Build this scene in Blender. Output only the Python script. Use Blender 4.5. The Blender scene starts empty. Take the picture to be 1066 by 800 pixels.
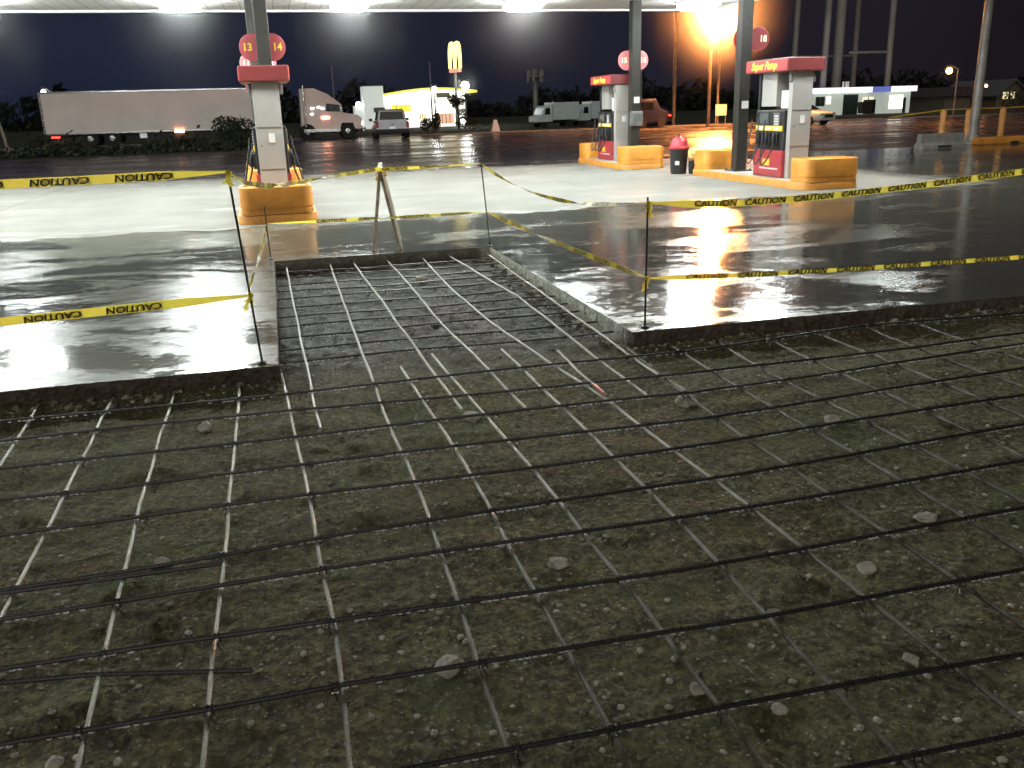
import bpy, bmesh, math, random
import numpy as np
from mathutils import Vector, Matrix
random.seed(7); rng = np.random.default_rng(11)
PI = math.pi
sc = bpy.context.scene
col = sc.collection
R = math.radians

# ------------------------------------------------------------------ camera
CAM_Z = 1.65
yaw, pit, roll = R(14.25), R(17.3), R(-1.66)
fw = Vector((math.sin(yaw)*math.cos(pit), math.cos(yaw)*math.cos(pit), -math.sin(pit)))
rt0 = Vector((math.cos(yaw), -math.sin(yaw), 0)); up0 = rt0.cross(fw)
rt = rt0*math.cos(roll) + up0*math.sin(roll)
up = -rt0*math.sin(roll) + up0*math.cos(roll)
cd = bpy.data.cameras.new('camera'); cam = bpy.data.objects.new('camera', cd); col.objects.link(cam)
cd.sensor_width = 36; cd.lens = 36*925/1066; cd.clip_start = .05; cd.clip_end = 3000
M = Matrix((rt, up, -fw)).transposed().to_4x4(); M.translation = Vector((0, 0, CAM_Z))
cam.matrix_world = M; sc.camera = cam

def far(px, py, Y):
    """the point of the place seen at a photo pixel, at distance Y along the lot"""
    d = rt*((px-533)/925) - up*((py-400)/925) + fw
    return Vector((0, 0, CAM_Z)) + d*(Y/d.y)

# ------------------------------------------------------------------ node helpers
class NT:
    def __init__(s, name):
        s.m = bpy.data.materials.new(name); s.m.use_nodes = True
        s.n = s.m.node_tree.nodes; s.l = s.m.node_tree.links
        s.b = s.n['Principled BSDF']; s.out = s.n['Material Output']
        s._pos = None
    def new(s, t, **k):
        n = s.n.new(t)
        for a, v in k.items(): setattr(n, a, v)
        return n
    def put(s, sock, v):
        if isinstance(v, bpy.types.NodeSocket): s.l.new(v, sock)
        elif v is not None:
            if sock.type == 'RGBA' and len(v) == 3: v = (*v, 1)
            sock.default_value = v
    def pos(s):
        if not s._pos: s._pos = s.new('ShaderNodeNewGeometry').outputs['Position']
        return s._pos
    def obj(s): return s.new('ShaderNodeTexCoord').outputs['Object']
    def scale(s, v, sc_):
        n = s.new('ShaderNodeVectorMath', operation='MULTIPLY'); s.put(n.inputs[0], v); n.inputs[1].default_value = sc_; return n.outputs[0]
    def noise(s, v, scale=1, detail=5, rough=.55, dist=0):
        n = s.new('ShaderNodeTexNoise'); s.put(n.inputs['Vector'], v)
        n.inputs['Scale'].default_value = scale; n.inputs['Detail'].default_value = detail
        n.inputs['Roughness'].default_value = rough; n.inputs['Distortion'].default_value = dist
        return n.outputs['Fac']
    def voro(s, v, scale, feature='F1'):
        n = s.new('ShaderNodeTexVoronoi', feature=feature); s.put(n.inputs['Vector'], v); n.inputs['Scale'].default_value = scale
        return n
    def math(s, op, a, b=None, c=None, clamp=False):
        n = s.new('ShaderNodeMath', operation=op, use_clamp=clamp); s.put(n.inputs[0], a)
        if b is not None: s.put(n.inputs[1], b)
        if c is not None: s.put(n.inputs[2], c)
        return n.outputs[0]
    def ramp(s, v, a, b, x=0., y=1.):
        n = s.new('ShaderNodeMapRange', interpolation_type='SMOOTHSTEP'); s.put(n.inputs[0], v)
        n.inputs[1].default_value = a; n.inputs[2].default_value = b; n.inputs[3].default_value = x; n.inputs[4].default_value = y
        return n.outputs[0]
    def mix(s, f, a, b):
        n = s.new('ShaderNodeMix', data_type='RGBA'); s.put(n.inputs[0], f); s.put(n.inputs[6], a); s.put(n.inputs[7], b); return n.outputs[2]
    def mixf(s, f, a, b):
        n = s.new('ShaderNodeMix', data_type='FLOAT'); s.put(n.inputs[0], f); s.put(n.inputs[2], a); s.put(n.inputs[3], b); return n.outputs[0]
    def xyz(s, v):
        n = s.new('ShaderNodeSeparateXYZ'); s.put(n.inputs[0], v); return n.outputs
    def bump(s, h, strength=.3, dist=.01, normal=None):
        n = s.new('ShaderNodeBump'); s.put(n.inputs['Height'], h); s.put(n.inputs['Strength'], strength); s.put(n.inputs['Distance'], dist)
        if normal is not None: s.put(n.inputs['Normal'], normal)
        return n.outputs[0]
    def set(s, color=None, rough=None, metal=None, normal=None, spec=None, ior=None, emit=None, estr=None, trans=None):
        b = s.b.inputs
        for k, v in (('Base Color', color), ('Roughness', rough), ('Metallic', metal), ('Normal', normal), ('Specular IOR Level', spec),
                     ('IOR', ior), ('Emission Color', emit), ('Emission Strength', estr), ('Transmission Weight', trans)):
            if v is not None: s.put(b[k], v)
        return s.m

def surf(name, c, rough=.5, metal=0., var=.18, scale=6., bump=.05, spec=None, dirt=None):
    """painted / plain surface with uneven tone, grime and roughness"""
    t = NT(name); o = t.obj()
    n = t.noise(o, scale, 6, .6); n2 = t.noise(o, scale*7, 3)
    dark = tuple(x*(1-var*1.6) for x in c); lite = tuple(min(1, x*(1+var*.6)) for x in c)
    cc = t.mix(t.ramp(n, .3, .7), dark, lite)
    if dirt:
        z = t.xyz(t.pos())[2]
        f = t.math('MULTIPLY', t.ramp(z, dirt[0], dirt[1], 1., 0.), t.ramp(n2, .35, .65, .35, 1.))
        cc = t.mix(t.math('MULTIPLY', f, dirt[2] if len(dirt) > 2 else .5), cc, (.06, .05, .04))
    return t.set(cc, t.ramp(n2, .05, .95, max(.02, rough-.09), min(1, rough+.12)), metal, t.bump(n2, bump, .01) if bump > .1 else None, spec)

def glow(name, c, s, base=(.6, .6, .6)):
    t = NT(name); n = t.noise(t.obj(), 3, 2)
    return t.set(base, .4, emit=c, estr=t.ramp(n, .2, .8, s*.85, s*1.1))

MT = {}
# ---- wet concrete apron
t = NT('apron_concrete'); p = t.pos(); X, Y, Z = t.xyz(p)
wob = t.noise(p, 1.3, 4, .6)
yy = t.math('ADD', Y, t.math('MULTIPLY', t.math('SUBTRACT', wob, .5), 1.3))
under = t.math('MULTIPLY', t.ramp(yy, 14.15, 14.75), t.ramp(yy, 25.4, 26.4, 1, 0))
under = t.math('MULTIPLY', under, t.ramp(X, 12.2, 14.2, 1, 0))
damp = t.ramp(t.noise(t.scale(p, (.25, .6, 1)), 1.5, 5, .6), .52, .72)          # damp trails under the roof
ps = t.scale(p, (.42, 1.0, 1.))
pud = t.noise(ps, .62, 8, .66, .9)
pud = t.math('ADD', pud, t.ramp(X, .5, 4., -.03, .045))
brk = t.noise(t.scale(p, (.85, 1.25, 1)), 9., 7, .72)
pud = t.math('ADD', pud, t.math('MULTIPLY', t.math('SUBTRACT', brk, .5), .34))
pool = t.ramp(pud, .44, .53)
fine = t.noise(p, 38, 5, .65); fine2 = t.noise(p, 190, 2, .5); mid = t.noise(t.scale(p, (.6, 1.4, 1)), 5., 5, .6)
tone = t.noise(p, .6, 6, .65)
dryc = t.mix(t.ramp(tone, .3, .7), (.155, .153, .136), (.215, .213, .19))
dryc = t.mix(t.math('MULTIPLY', damp, .6), dryc, (.20, .20, .18))
wetc = t.mix(t.ramp(mid, .3, .7), (.15, .153, .122), (.225, .227, .187))
wetc = t.mix(pool, wetc, (.10, .10, .08))
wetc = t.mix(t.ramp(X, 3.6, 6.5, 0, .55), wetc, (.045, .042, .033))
oil = t.math('MULTIPLY', t.ramp(t.noise(t.scale(p, (1., .8, 1)), .9, 6, .7, .6), .58, .74), .6)
dryc = t.mix(oil, dryc, (.07, .066, .058))
cc = t.mix(under, wetc, dryc)
cc = t.mix(t.ramp(fine, .3, .75, .0, .22), cc, (.05, .05, .045))
# saw joints across and along the apron
def joint(c, at, w=.012): return t.math('LESS_THAN', t.math('ABSOLUTE', t.math('SUBTRACT', c, at)), w)
j = joint(Y, 10.93)
for a_, b_ in ((Y, 14.42), (Y, 19.6)): j = t.math('MAXIMUM', j, joint(a_, b_))
for a_ in (-5.2, 6.3, 10.7, 15.): j = t.math('MAXIMUM', j, joint(X, a_))
cc = t.mix(t.math('MULTIPLY', j, .75), cc, (.03, .03, .028))
rw = t.mixf(pool, t.ramp(mid, .25, .75, .09, .23), t.ramp(mid, .3, .7, .05, .12))
rr = t.mixf(under, rw, t.mixf(damp, .8, .42))
h = t.math('ADD', t.math('MULTIPLY', fine, .6), t.math('MULTIPLY', fine2, .25))
h = t.math('SUBTRACT', h, t.math('MULTIPLY', j, 1.2))
bs = t.mixf(under, t.mixf(pool, .5, .07), .35)
n1 = t.bump(h, bs, .006)
n2 = t.bump(t.noise(t.scale(p, (1., 1.3, 1)), 6., 5, .65), t.mixf(pool, .20, .06), .025, n1)
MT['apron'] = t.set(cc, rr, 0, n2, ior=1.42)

# ---- broken slab edge
t = NT('slab_edge'); p = t.pos(); Z = t.xyz(p)[2]
n = t.noise(p, 9, 6, .7); v = t.voro(p, 28)
c = t.mix(t.ramp(n, .3, .7), (.16, .15, .125), (.27, .26, .22))
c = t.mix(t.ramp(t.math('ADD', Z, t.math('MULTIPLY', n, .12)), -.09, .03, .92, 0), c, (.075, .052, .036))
Xp, Yp, _z = t.xyz(p)
c = t.mix(t.math('MULTIPLY', t.ramp(Xp, 2.35, 2.42), t.ramp(Yp, 6.2, 6.5)), c, t.mix(t.ramp(n, .3, .7), (.33, .33, .26), (.48, .48, .40)))  # side facing the lamps made paler: lamp light put into the colour
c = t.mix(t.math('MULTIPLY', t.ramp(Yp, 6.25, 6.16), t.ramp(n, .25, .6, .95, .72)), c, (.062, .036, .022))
MT['edge'] = t.set(c, .75, 0, t.bump(t.math('ADD', n, t.math('MULTIPLY', v.outputs['Distance'], .5)), .7, .03))

# ---- damp dirt
t = NT('damp_dirt'); p = t.pos(); X, Y, Z = t.xyz(p)
n = t.noise(p, 2.2, 8, .68); nf = t.noise(p, 26, 6, .7); ng = t.noise(p, 95, 4, .7); nb = t.noise(p, .7, 4)
c = t.mix(t.ramp(nf, .3, .72), (.08, .075, .037), (.28, .262, .145))
c = t.mix(t.ramp(n, .42, .68, 0, .7), c, (.215, .21, .105))
c = t.mix(t.ramp(nb, .5, .72, 0, .55), c, (.19, .125, .065))
c = t.mix(t.ramp(t.noise(p, 1.1, 4), .5, .7, 0, .75), c, (.125, .155, .066))
v = t.voro(t.math('ADD', 0, 0) if False else p, 42); vd = v.outputs['Distance']
vs = t.voro(p, 17)
peb = t.math('MULTIPLY', t.ramp(vs.outputs['Distance'], .16, .26, 1, 0), t.math('GREATER_THAN', t.xyz(vs.outputs['Color'])[0], .72))
c = t.mix(t.math('MULTIPLY', peb, .75), c, (.34, .31, .25))
vq = t.voro(p, 48); pq = t.math('MULTIPLY', t.ramp(vq.outputs['Distance'], .2, .32, 1, 0), t.math('GREATER_THAN', t.xyz(vq.outputs['Color'])[0], .66))
c = t.mix(t.math('MULTIPLY', pq, .8), c, (.42, .39, .30))
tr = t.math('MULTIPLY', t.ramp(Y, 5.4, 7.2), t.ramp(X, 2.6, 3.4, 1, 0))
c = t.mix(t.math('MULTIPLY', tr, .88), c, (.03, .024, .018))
c = t.mix(t.ramp(nf, .6, .4, 0, .5), c, (.04, .036, .025))
hh = t.math('ADD', t.math('MULTIPLY', nf, .9), t.math('MULTIPLY', ng, .35))
hh = t.math('ADD', hh, t.math('MULTIPLY', t.ramp(vd, 0, .6, 1, 0), .35)); hh = t.math('ADD', hh, t.math('MULTIPLY', peb, .5))
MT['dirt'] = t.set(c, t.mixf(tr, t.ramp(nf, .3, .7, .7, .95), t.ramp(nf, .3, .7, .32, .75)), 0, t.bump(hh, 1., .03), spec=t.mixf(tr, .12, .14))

# ---- asphalt, verge
t = NT('wet_asphalt'); p = t.pos(); X, Y, Z = t.xyz(p)
n = t.noise(t.scale(p, (.3, .8, 1)), .6, 6, .6); nf = t.noise(p, 60, 4)
c = t.mix(t.ramp(n, .3, .7), (.06, .052, .047), (.125, .108, .095))
MT['asphalt'] = t.set(c, t.ramp(n, .35, .65, .14, .36), 0, t.bump(t.math('ADD', t.math('MULTIPLY', nf, .5), t.math('MULTIPLY', t.noise(t.scale(p, (.5, 1.6, 1)), 1.8, 4), 1.6)), .28, .02), ior=1.42)
t = NT('grass_ground'); p = t.pos()
n = t.noise(p, .8, 6, .7); nf = t.noise(p, 14, 5, .7)
MT['verge'] = t.set(t.mix(t.ramp(nf, .3, .7), (.018, .028, .012), t.mix(n, (.05, .06, .025), (.06, .05, .03))), .9, 0, t.bump(nf, .8, .05))

# ---- steel bars and water
t = NT('wet_rebar'); o = t.pos(); n = t.noise(o, 14, 5, .7); nf = t.noise(o, 70, 3)
MT['rebar'] = t.set(t.mix(t.ramp(n, .45, .75), (.055, .052, .055), (.07, .04, .028)), t.ramp(nf, .3, .7, .25, .42), .6, t.bump(nf, .15, .002))
t = NT('water_drops'); n = t.noise(t.pos(), 20, 2)
t.set((.97, .98, 1), t.ramp(n, .3, .7, .04, .1), trans=1., ior=1.33)
tl = t.new('ShaderNodeBsdfTranslucent'); tl.inputs[0].default_value = (.95, .97, 1, 1); mxs = t.new('ShaderNodeMixShader'); mxs.inputs[0].default_value = .5
t.l.new(t.b.outputs[0], mxs.inputs[1]); t.l.new(tl.outputs[0], mxs.inputs[2]); t.l.new(mxs.outputs[0], t.out.inputs[0]); MT['water'] = t.m
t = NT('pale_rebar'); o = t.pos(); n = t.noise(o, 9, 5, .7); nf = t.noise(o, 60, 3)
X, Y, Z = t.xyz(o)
fd = t.math('ADD', t.math('MULTIPLY', t.ramp(Y, 4.6, 2.4), t.ramp(X, -.9, .7, .5, .9)), t.math('MULTIPLY', t.math('SUBTRACT', n, .5), 1.1), clamp=True)  # darker toward the near right: fading light painted into the base colour
pc = t.mix(t.ramp(n, .5, .8), (.36, .345, .295), (.25, .18, .12))  # canopy sheen on lengthwise bars painted in as a pale base colour
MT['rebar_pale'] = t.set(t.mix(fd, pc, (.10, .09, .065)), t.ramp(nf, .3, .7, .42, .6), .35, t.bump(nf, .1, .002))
t = NT('shaded_rebar'); o = t.pos(); n = t.noise(o, 5, 5, .7); nf = t.noise(o, 60, 3)  # dimmer copy for the right-hand bars: weaker light painted into the colour
MT['rebar_shaded'] = t.set(t.mix(t.ramp(n, .42, .62), (.15, .135, .105), (.06, .05, .035)), t.ramp(nf, .3, .7, .5, .7), .25, t.bump(nf, .1, .002))
MT['stake'] = surf('stake_steel', (.035, .04, .035), .45, .5, .3, 20)
# ---- canopy
t = NT('soffit_metal'); p = t.pos(); X, Y, Z = t.xyz(p)
seam = t.math('LESS_THAN', t.math('PINGPONG', X, .2), .008)
n = t.noise(p, .7, 5)
MT['soffit'] = t.set(t.mix(seam, t.mix(n, (.76, .76, .74), (.86, .86, .84)), (.3, .3, .29)), .45, 0, t.bump(seam, .4, -.01))
MT['fascia'] = surf('fascia_white', (.72, .72, .70), .4, 0, .06, 2)
MT['lens'] = glow('fixture_lens', (.93, 1., .97), 105)
MT['housing'] = surf('fixture_housing', (.7, .7, .7), .4, 0, .05)
MT['column'] = surf('column_paint', (.028, .026, .022), .42, .2, .2, 3, dirt=(0, .5))
# ---- pump hardware
MT['yellow'] = surf('yellow_paint', (.70, .285, .04), .5, 0, .16, 3, .08, dirt=(.1, .32, .25))
MT['kerbtop'] = surf('island_concrete', (.38, .37, .34), .75, 0, .2, 4, .15)
MT['red'] = surf('red_panel', (.40, .045, .055), .35, 0, .12, 3, dirt=(.1, .35, .4))
MT['topper'] = surf('red_topper', (.17, .03, .03), .4, 0, .06, 2)
MT['topper_lit'] = glow('lit_topper_face', (.75, .07, .08), .3, (.4, .05, .055))
MT['steel'] = surf('brushed_steel', (.50, .485, .46), .34, .4, .06, 2, .006)
MT['black'] = surf('black_plastic', (.022, .022, .024), .35, 0, .2, 8)
MT['rubber'] = surf('black_rubber', (.018, .018, .018), .55, 0, .2, 20)
MT['white'] = surf('white_plastic', (.7, .7, .68), .4, 0, .06, 5)
MT['grey'] = surf('grey_box', (.16, .16, .16), .4, .2, .15, 5)
MT['screen'] = surf('grey_screen', (.11, .13, .13), .15, 0, .1, 5)
MT['gold'] = surf('yellow_letters', (.85, .60, .06), .45, 0, .05)
MT['gold_lit'] = glow('lit_yellow_letters', (1, .66, .08), .9, (.8, .55, .05))
MT['disc'] = surf('red_disc', (.36, .06, .068), .4, 0, .06, 3)
MT['disc_lit'] = glow('pink_disc', (.8, .25, .27), .32, (.6, .2, .2))
MT['pale_lit'] = glow('pale_numeral', (1, .85, .6), .8, (.8, .7, .5))
# ---- tape, timber
t = NT('caution_tape_film'); n = t.noise(t.obj(), 5, 4)
t.set(t.mix(n, (.70, .56, .05), (.86, .74, .14)), t.ramp(n, .3, .7, .22, .4), 0, t.bump(t.noise(t.obj(), 45, 3), .15, .004))
tl = t.new('ShaderNodeBsdfTranslucent'); tl.inputs[0].default_value = (.92, .74, .10, 1); mxs = t.new('ShaderNodeMixShader'); mxs.inputs[0].default_value = .55
t.l.new(t.b.outputs[0], mxs.inputs[1]); t.l.new(tl.outputs[0], mxs.inputs[2]); t.l.new(mxs.outputs[0], t.out.inputs[0]); MT['tape'] = t.m
MT['ink'] = surf('tape_ink', (.02, .02, .02), .45)
MT['timber'] = surf('weathered_timber', (.55, .47, .35), .75, 0, .25, 12, .3)
# ---- background
MT['trailer'] = surf('trailer_skin', (.90, .83, .80), .45, 0, .05, .6)
MT['cab'] = surf('cab_paint', (.80, .68, .64), .35, .0, .07, .7)
MT['chassis'] = surf('chassis_black', (.02, .02, .022), .6)
MT['chrome'] = surf('chrome', (.6, .6, .6), .2, .9, .1)
MT['tyre'] = surf('tyre_rubber', (.016, .016, .017), .8, 0, .2, 10)
MT['glass'] = surf('dark_glass', (.012, .015, .018), .08, 0, .1, 2)
MT['silver'] = surf('silver_paint', (.50, .51, .53), .3, .35, .07, 2)
MT['white_paint'] = surf('white_vehicle_paint', (.62, .74, .74), .3, .0, .06, 2)
MT['navy'] = surf('navy_paint', (.02, .022, .06), .4, .1, .1, 2)
MT['tail'] = glow('tail_light', (1, .05, .03), 5, (.4, .02, .02))
MT['marker'] = glow('marker_light', (1, .33, .16), 45, (.6, .2, .1))
MT['head'] = glow('head_light', (1, .93, .8), 14)
MT['clear_lamp'] = surf('lamp_glass', (.55, .55, .52), .15)
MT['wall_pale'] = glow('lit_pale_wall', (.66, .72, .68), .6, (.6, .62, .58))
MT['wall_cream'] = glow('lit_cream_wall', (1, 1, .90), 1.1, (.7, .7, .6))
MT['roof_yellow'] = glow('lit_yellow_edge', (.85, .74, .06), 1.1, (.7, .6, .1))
MT['window_lit'] = glow('lit_window', (1, .98, .82), 3.0)
MT['window_warm'] = glow('warm_window', (1, .80, .45), 1.1)
MT['door_warm'] = glow('warm_doorway', (.85, .36, .16), .8)
MT['blue_lit'] = glow('lit_blue_band', (.16, .22, .75), .55, (.2, .2, .5))
MT['fascia_lit'] = glow('lit_white_band', (.93, .96, 1), 1.3)
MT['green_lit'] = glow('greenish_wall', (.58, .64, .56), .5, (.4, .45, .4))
MT['dark_green'] = surf('dark_green_door', (.02, .04, .03), .5)
MT['sign_lit'] = glow('lit_arch', (1, .80, .22), 2.4)
MT['sign_base'] = glow('lit_sign_box', (1, .35, .22), .9)
MT['lamp_white'] = glow('white_lamp', (.95, 1, 1), 60)
MT['lamp_small'] = glow('small_white_lamp', (1, 1, 1), 18)
MT['lamp_sodium'] = glow('sodium_lamp', (1, .34, .085), 4600)
MT['lamp_orange'] = glow('orange_lamp', (1, .42, .15), 16)
MT['pole_metal'] = surf('galvanised_pole', (.30, .29, .27), .5, .3, .2, 2)
MT['pole_wood'] = surf('pole_timber', (.17, .14, .11), .85, 0, .25, 3, .2)
MT['tower_steel'] = surf('tower_steel', (.30, .27, .24), .55, .1, .15, .4)
MT['concrete'] = surf('barrier_concrete', (.22, .21, .19), .8, 0, .2, 4, .2)
MT['orange_post'] = surf('bollard_paint', (.62, .30, .09), .5, 0, .15, 5)
MT['siding'] = surf('house_siding', (.14, .12, .09), .8, 0, .1, 3)
MT['roof_dark'] = surf('dark_shingles', (.05, .045, .05), .9, 0, .25, 4)
MT['leaf'] = surf('dark_leaves', (.028, .042, .018), .7, 0, .5, 3)
MT['leaf_far'] = surf('far_leaves', (.012, .018, .012), .9, 0, .4, .5)
MT['bark'] = surf('bark', (.05, .04, .03), .9, 0, .3, 5)
MT['rock'] = surf('pale_limestone', (.50, .47, .39), .8, 0, .25, 12, .5)
MT['pebble'] = surf('pebbles', (.25, .225, .17), .75, 0, .5, 5, .4)
MT['redtag'] = surf('red_tag', (.55, .08, .04), .5)
MT['placard'] = glow('pale_placard', (.8, .8, .85), .35, (.7, .7, .7))

# ------------------------------------------------------------------ mesh helpers
class MB:
    def __init__(s): s.v = []; s.f = []; s.m = []
    def add(s, v, f, mi=0):
        o = len(s.v); s.v += [tuple(a) for a in v]
        s.f += [tuple(i+o for i in q) for q in f]; s.m += [mi]*len(f)
        return s
    def box(s, c, d, mi=0, bev=0., rz=0., rot=None):
        bm = bmesh.new(); bmesh.ops.create_cube(bm, size=1)
        bmesh.ops.scale(bm, vec=d, verts=bm.verts)
        if bev: bmesh.ops.bevel(bm, geom=bm.edges[:], offset=min(bev, min(d)*.45), segments=2, profile=.6, affect='EDGES')
        m = Matrix.Translation(c) @ (rot.to_4x4() if rot is not None else Matrix.Rotation(rz, 4, 'Z'))
        bm.transform(m); bm.verts.index_update()
        s.add([v.co[:] for v in bm.verts], [[v.index for v in f.verts] for f in bm.faces], mi); bm.free(); return s
    def tube(s, pts, r, seg=8, mi=0, caps=True):
        pts = [Vector(q) for q in pts]; n = len(pts)
        rs = r if hasattr(r, '__len__') else [r]*n
        vs = []; fs = []; prev = None
        for i, q in enumerate(pts):
            d = (pts[min(i+1, n-1)]-pts[max(i-1, 0)]).normalized()
            if prev is None:
                a = Vector((0, 0, 1)) if abs(d.z) < .9 else Vector((1, 0, 0))
                u_ = d.cross(a).normalized()
            else: u_ = (prev - d*prev.dot(d)).normalized()
            prev = u_; w = d.cross(u_)
            for k in range(seg):
                a = 2*PI*k/seg; vs.append(q + (u_*math.cos(a)+w*math.sin(a))*rs[i])
        for i in range(n-1):
            for k in range(seg):
                k2 = (k+1) % seg; fs.append((i*seg+k, i*seg+k2, (i+1)*seg+k2, (i+1)*seg+k))
        if caps: fs.append(tuple(range(seg))[::-1]); fs.append(tuple((n-1)*seg+k for k in range(seg)))
        return s.add(vs, fs, mi)
    def lathe(s, c, prof, seg=20, mi=0, axis='Z', sx=1., sy=1.):
        vs = []; fs = []; c = Vector(c)
        for r_, z in prof:
            for k in range(seg):
                a = 2*PI*k/seg; x, y = r_*math.cos(a)*sx, r_*math.sin(a)*sy
                vs.append(c + (Vector((x, y, z)) if axis == 'Z' else Vector((z, x, y)) if axis == 'X' else Vector((x, z, y))))
        n = len(prof)
        for i in range(n-1):
            for k in range(seg):
                k2 = (k+1) % seg; q = (i*seg+k, i*seg+k2, (i+1)*seg+k2, (i+1)*seg+k)
                fs.append(q if axis != 'Y' else q[::-1])
        fs.append(tuple(range(seg))[::-1]); fs.append(tuple((n-1)*seg+k for k in range(seg)))
        return s.add(vs, fs, mi)
    def ball(s, c, r, mi=0, sub=2, sc_=(1, 1, 1), jit=0.):
        bm = bmesh.new(); bmesh.ops.create_icosphere(bm, subdivisions=sub, radius=r)
        bm.verts.index_update()
        vs = []
        for v in bm.verts:
            k = 1+random.uniform(-jit, jit); vs.append((c[0]+v.co.x*sc_[0]*k, c[1]+v.co.y*sc_[1]*k, c[2]+v.co.z*sc_[2]*k))
        s.add(vs, [[v.index for v in f.verts] for f in bm.faces], mi); bm.free(); return s
    def prism(s, poly, a, b, axis='Y', mi=0):
        """poly in the two other axes, extruded between a and b along axis"""
        def P(q, t_): return (q[0], t_, q[1]) if axis == 'Y' else (t_, q[0], q[1]) if axis == 'X' else (q[0], q[1], t_)
        n = len(poly); vs = [P(q, a) for q in poly]+[P(q, b) for q in poly]
        fs = [tuple(range(n)), tuple(range(2*n-1, n-1, -1))]
        fs += [(i, i+n, (i+1) % n+n, (i+1) % n) for i in range(n)]
        return s.add(vs, fs, mi)
    def loft(s, rings, mi=0):
        n = len(rings[0]); vs = [q for r_ in rings for q in r_]; fs = []
        for i in range(len(rings)-1):
            for k in range(n):
                k2 = (k+1) % n; fs.append((i*n+k, i*n+k2, (i+1)*n+k2, (i+1)*n+k))
        fs.append(tuple(range(n))[::-1]); fs.append(tuple((len(rings)-1)*n+k for k in range(n)))
        return s.add(vs, fs, mi)
    def build(s, name, mats, parent=None, smooth=False, fix=True):
        me = bpy.data.meshes.new(name); me.from_pydata([tuple(v) for v in s.v], [], s.f)
        if not isinstance(mats, (list, tuple)): mats = [mats]
        for m in mats: me.materials.append(m)
        me.polygons.foreach_set('material_index', s.m)
        if fix:
            bm = bmesh.new(); bm.from_mesh(me); bmesh.ops.recalc_face_normals(bm, faces=bm.faces); bm.to_mesh(me); bm.free()
        if smooth:
            me.polygons.foreach_set('use_smooth', [True]*len(me.polygons))
            try: me.set_sharp_from_angle(angle=R(38))
            except Exception: pass
        me.update()
        o = bpy.data.objects.new(name, me); col.objects.link(o)
        if parent: o.parent = parent
        return o

def tag(o, label=None, cat=None, group=None, kind=None):
    if label: o['label'] = label
    if cat: o['category'] = cat
    if group: o['group'] = group
    if kind: o['kind'] = kind
    return o
def thing(name, label, cat, loc=(0, 0, 0), rz=0, group=None):
    o = bpy.data.objects.new(name, None); o.empty_display_size = .2; col.objects.link(o)
    o.location = loc; o.rotation_euler = (0, 0, rz); return tag(o, label, cat, group)
KIDS = lambda o: [c for c in bpy.data.objects if c.parent == o]
def dup(o, loc=None, rz=None, label=None, parent=None):
    c = o.copy(); col.objects.link(c)
    if parent: c.parent = parent
    if loc is not None: c.location = loc
    if rz is not None: c.rotation_euler = (0, 0, rz)
    if label: c['label'] = label
    for ch in KIDS(o): dup(ch, parent=c)
    return c

def text_geo(txt, size=1., shear=0., extrude=0.):
    cu = bpy.data.curves.new('lettering', 'FONT'); cu.body = txt; cu.size = size; cu.shear = shear; cu.extrude = extrude
    cu.align_x = 'CENTER'; cu.align_y = 'CENTER'; cu.resolution_u = 3; cu.offset = .03*size
    ob = bpy.data.objects.new('lettering', cu); col.objects.link(ob)
    bpy.context.view_layer.update()
    me = ob.evaluated_get(bpy.context.evaluated_depsgraph_get()).to_mesh()
    v = [tuple(q.co) for q in me.vertices]; f = [tuple(q.vertices) for q in me.polygons]
    bpy.data.objects.remove(ob); bpy.data.curves.remove(cu)
    return v, f

# numpy value noise
def vnoise(x, y, seed):
    xi = np.floor(x).astype(np.int64); yi = np.floor(y).astype(np.int64); xf = x-xi; yf = y-yi
    def h(a, b):
        n = (a*374761393 + b*668265263 + seed*1274126177) & 0xffffffff
        n = ((n ^ (n >> 13))*1274126177) & 0xffffffff
        return ((n ^ (n >> 16)) & 0xffff)/65535.
    u_ = xf*xf*(3-2*xf); w = yf*yf*(3-2*yf)
    return (h(xi, yi)*(1-u_)+h(xi+1, yi)*u_)*(1-w)+(h(xi, yi+1)*(1-u_)+h(xi+1, yi+1)*u_)*w
def fbm(x, y, seed, octv=5, gain=.5):
    s_ = 0; a = 1; tot = 0
    for i in range(octv): s_ = s_+a*vnoise(x*2**i, y*2**i, seed+i); tot += a; a *= gain
    return s_/tot-.5

# ================================================================== SETTING
FRONT, TX0, TX1, TY = 6.1, -.1, 2.5, 10.78
# excavated dirt bed
def dirt_z(x, y):
    z = -.165 + .05*fbm(x*.9, y*.9, 3, 4) + .055*fbm(x*4, y*4, 9, 5, .6) + .016*fbm(x*22, y*22, 21, 3)
    ridge = np.maximum(0, fbm(x*2.3, y*2.3, 40, 4))
    z = z + .05*ridge
    tr = np.clip((y-5.9)/1.2, 0, 1)*np.clip((2.7-x)/.3, 0, 1)
    z = z + tr*(.075*fbm(x*8, y*8, 77, 5, .7)-.012)
    for fx_, fy_, fa_ in ((1.9, 2.6, .4), (2.25, 3.1, .3), (3.1, 2.2, -.5), (-.55, 3.0, .2), (.3, 4.6, .1), (-1.3, 4.2, .5), (1.3, 1.9, .2), (3.6, 3.9, .1)):
        u_ = (x-fx_)*math.cos(fa_)+(y-fy_)*math.sin(fa_); v_ = -(x-fx_)*math.sin(fa_)+(y-fy_)*math.cos(fa_)
        d_ = np.sqrt((u_/.06)**2+(v_/.15)**2); z = z-.018*np.clip(1.15-d_, 0, .35)/.35+.012*np.exp(-((d_-1.35)/.2)**2)
    # spill of crumbs against the cut edge
    e = np.where((x < TX0) | (x > TX1), np.abs(y-FRONT), 9.)
    z = z + .05*np.exp(-(e/.14)**2)
    return z
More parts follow.
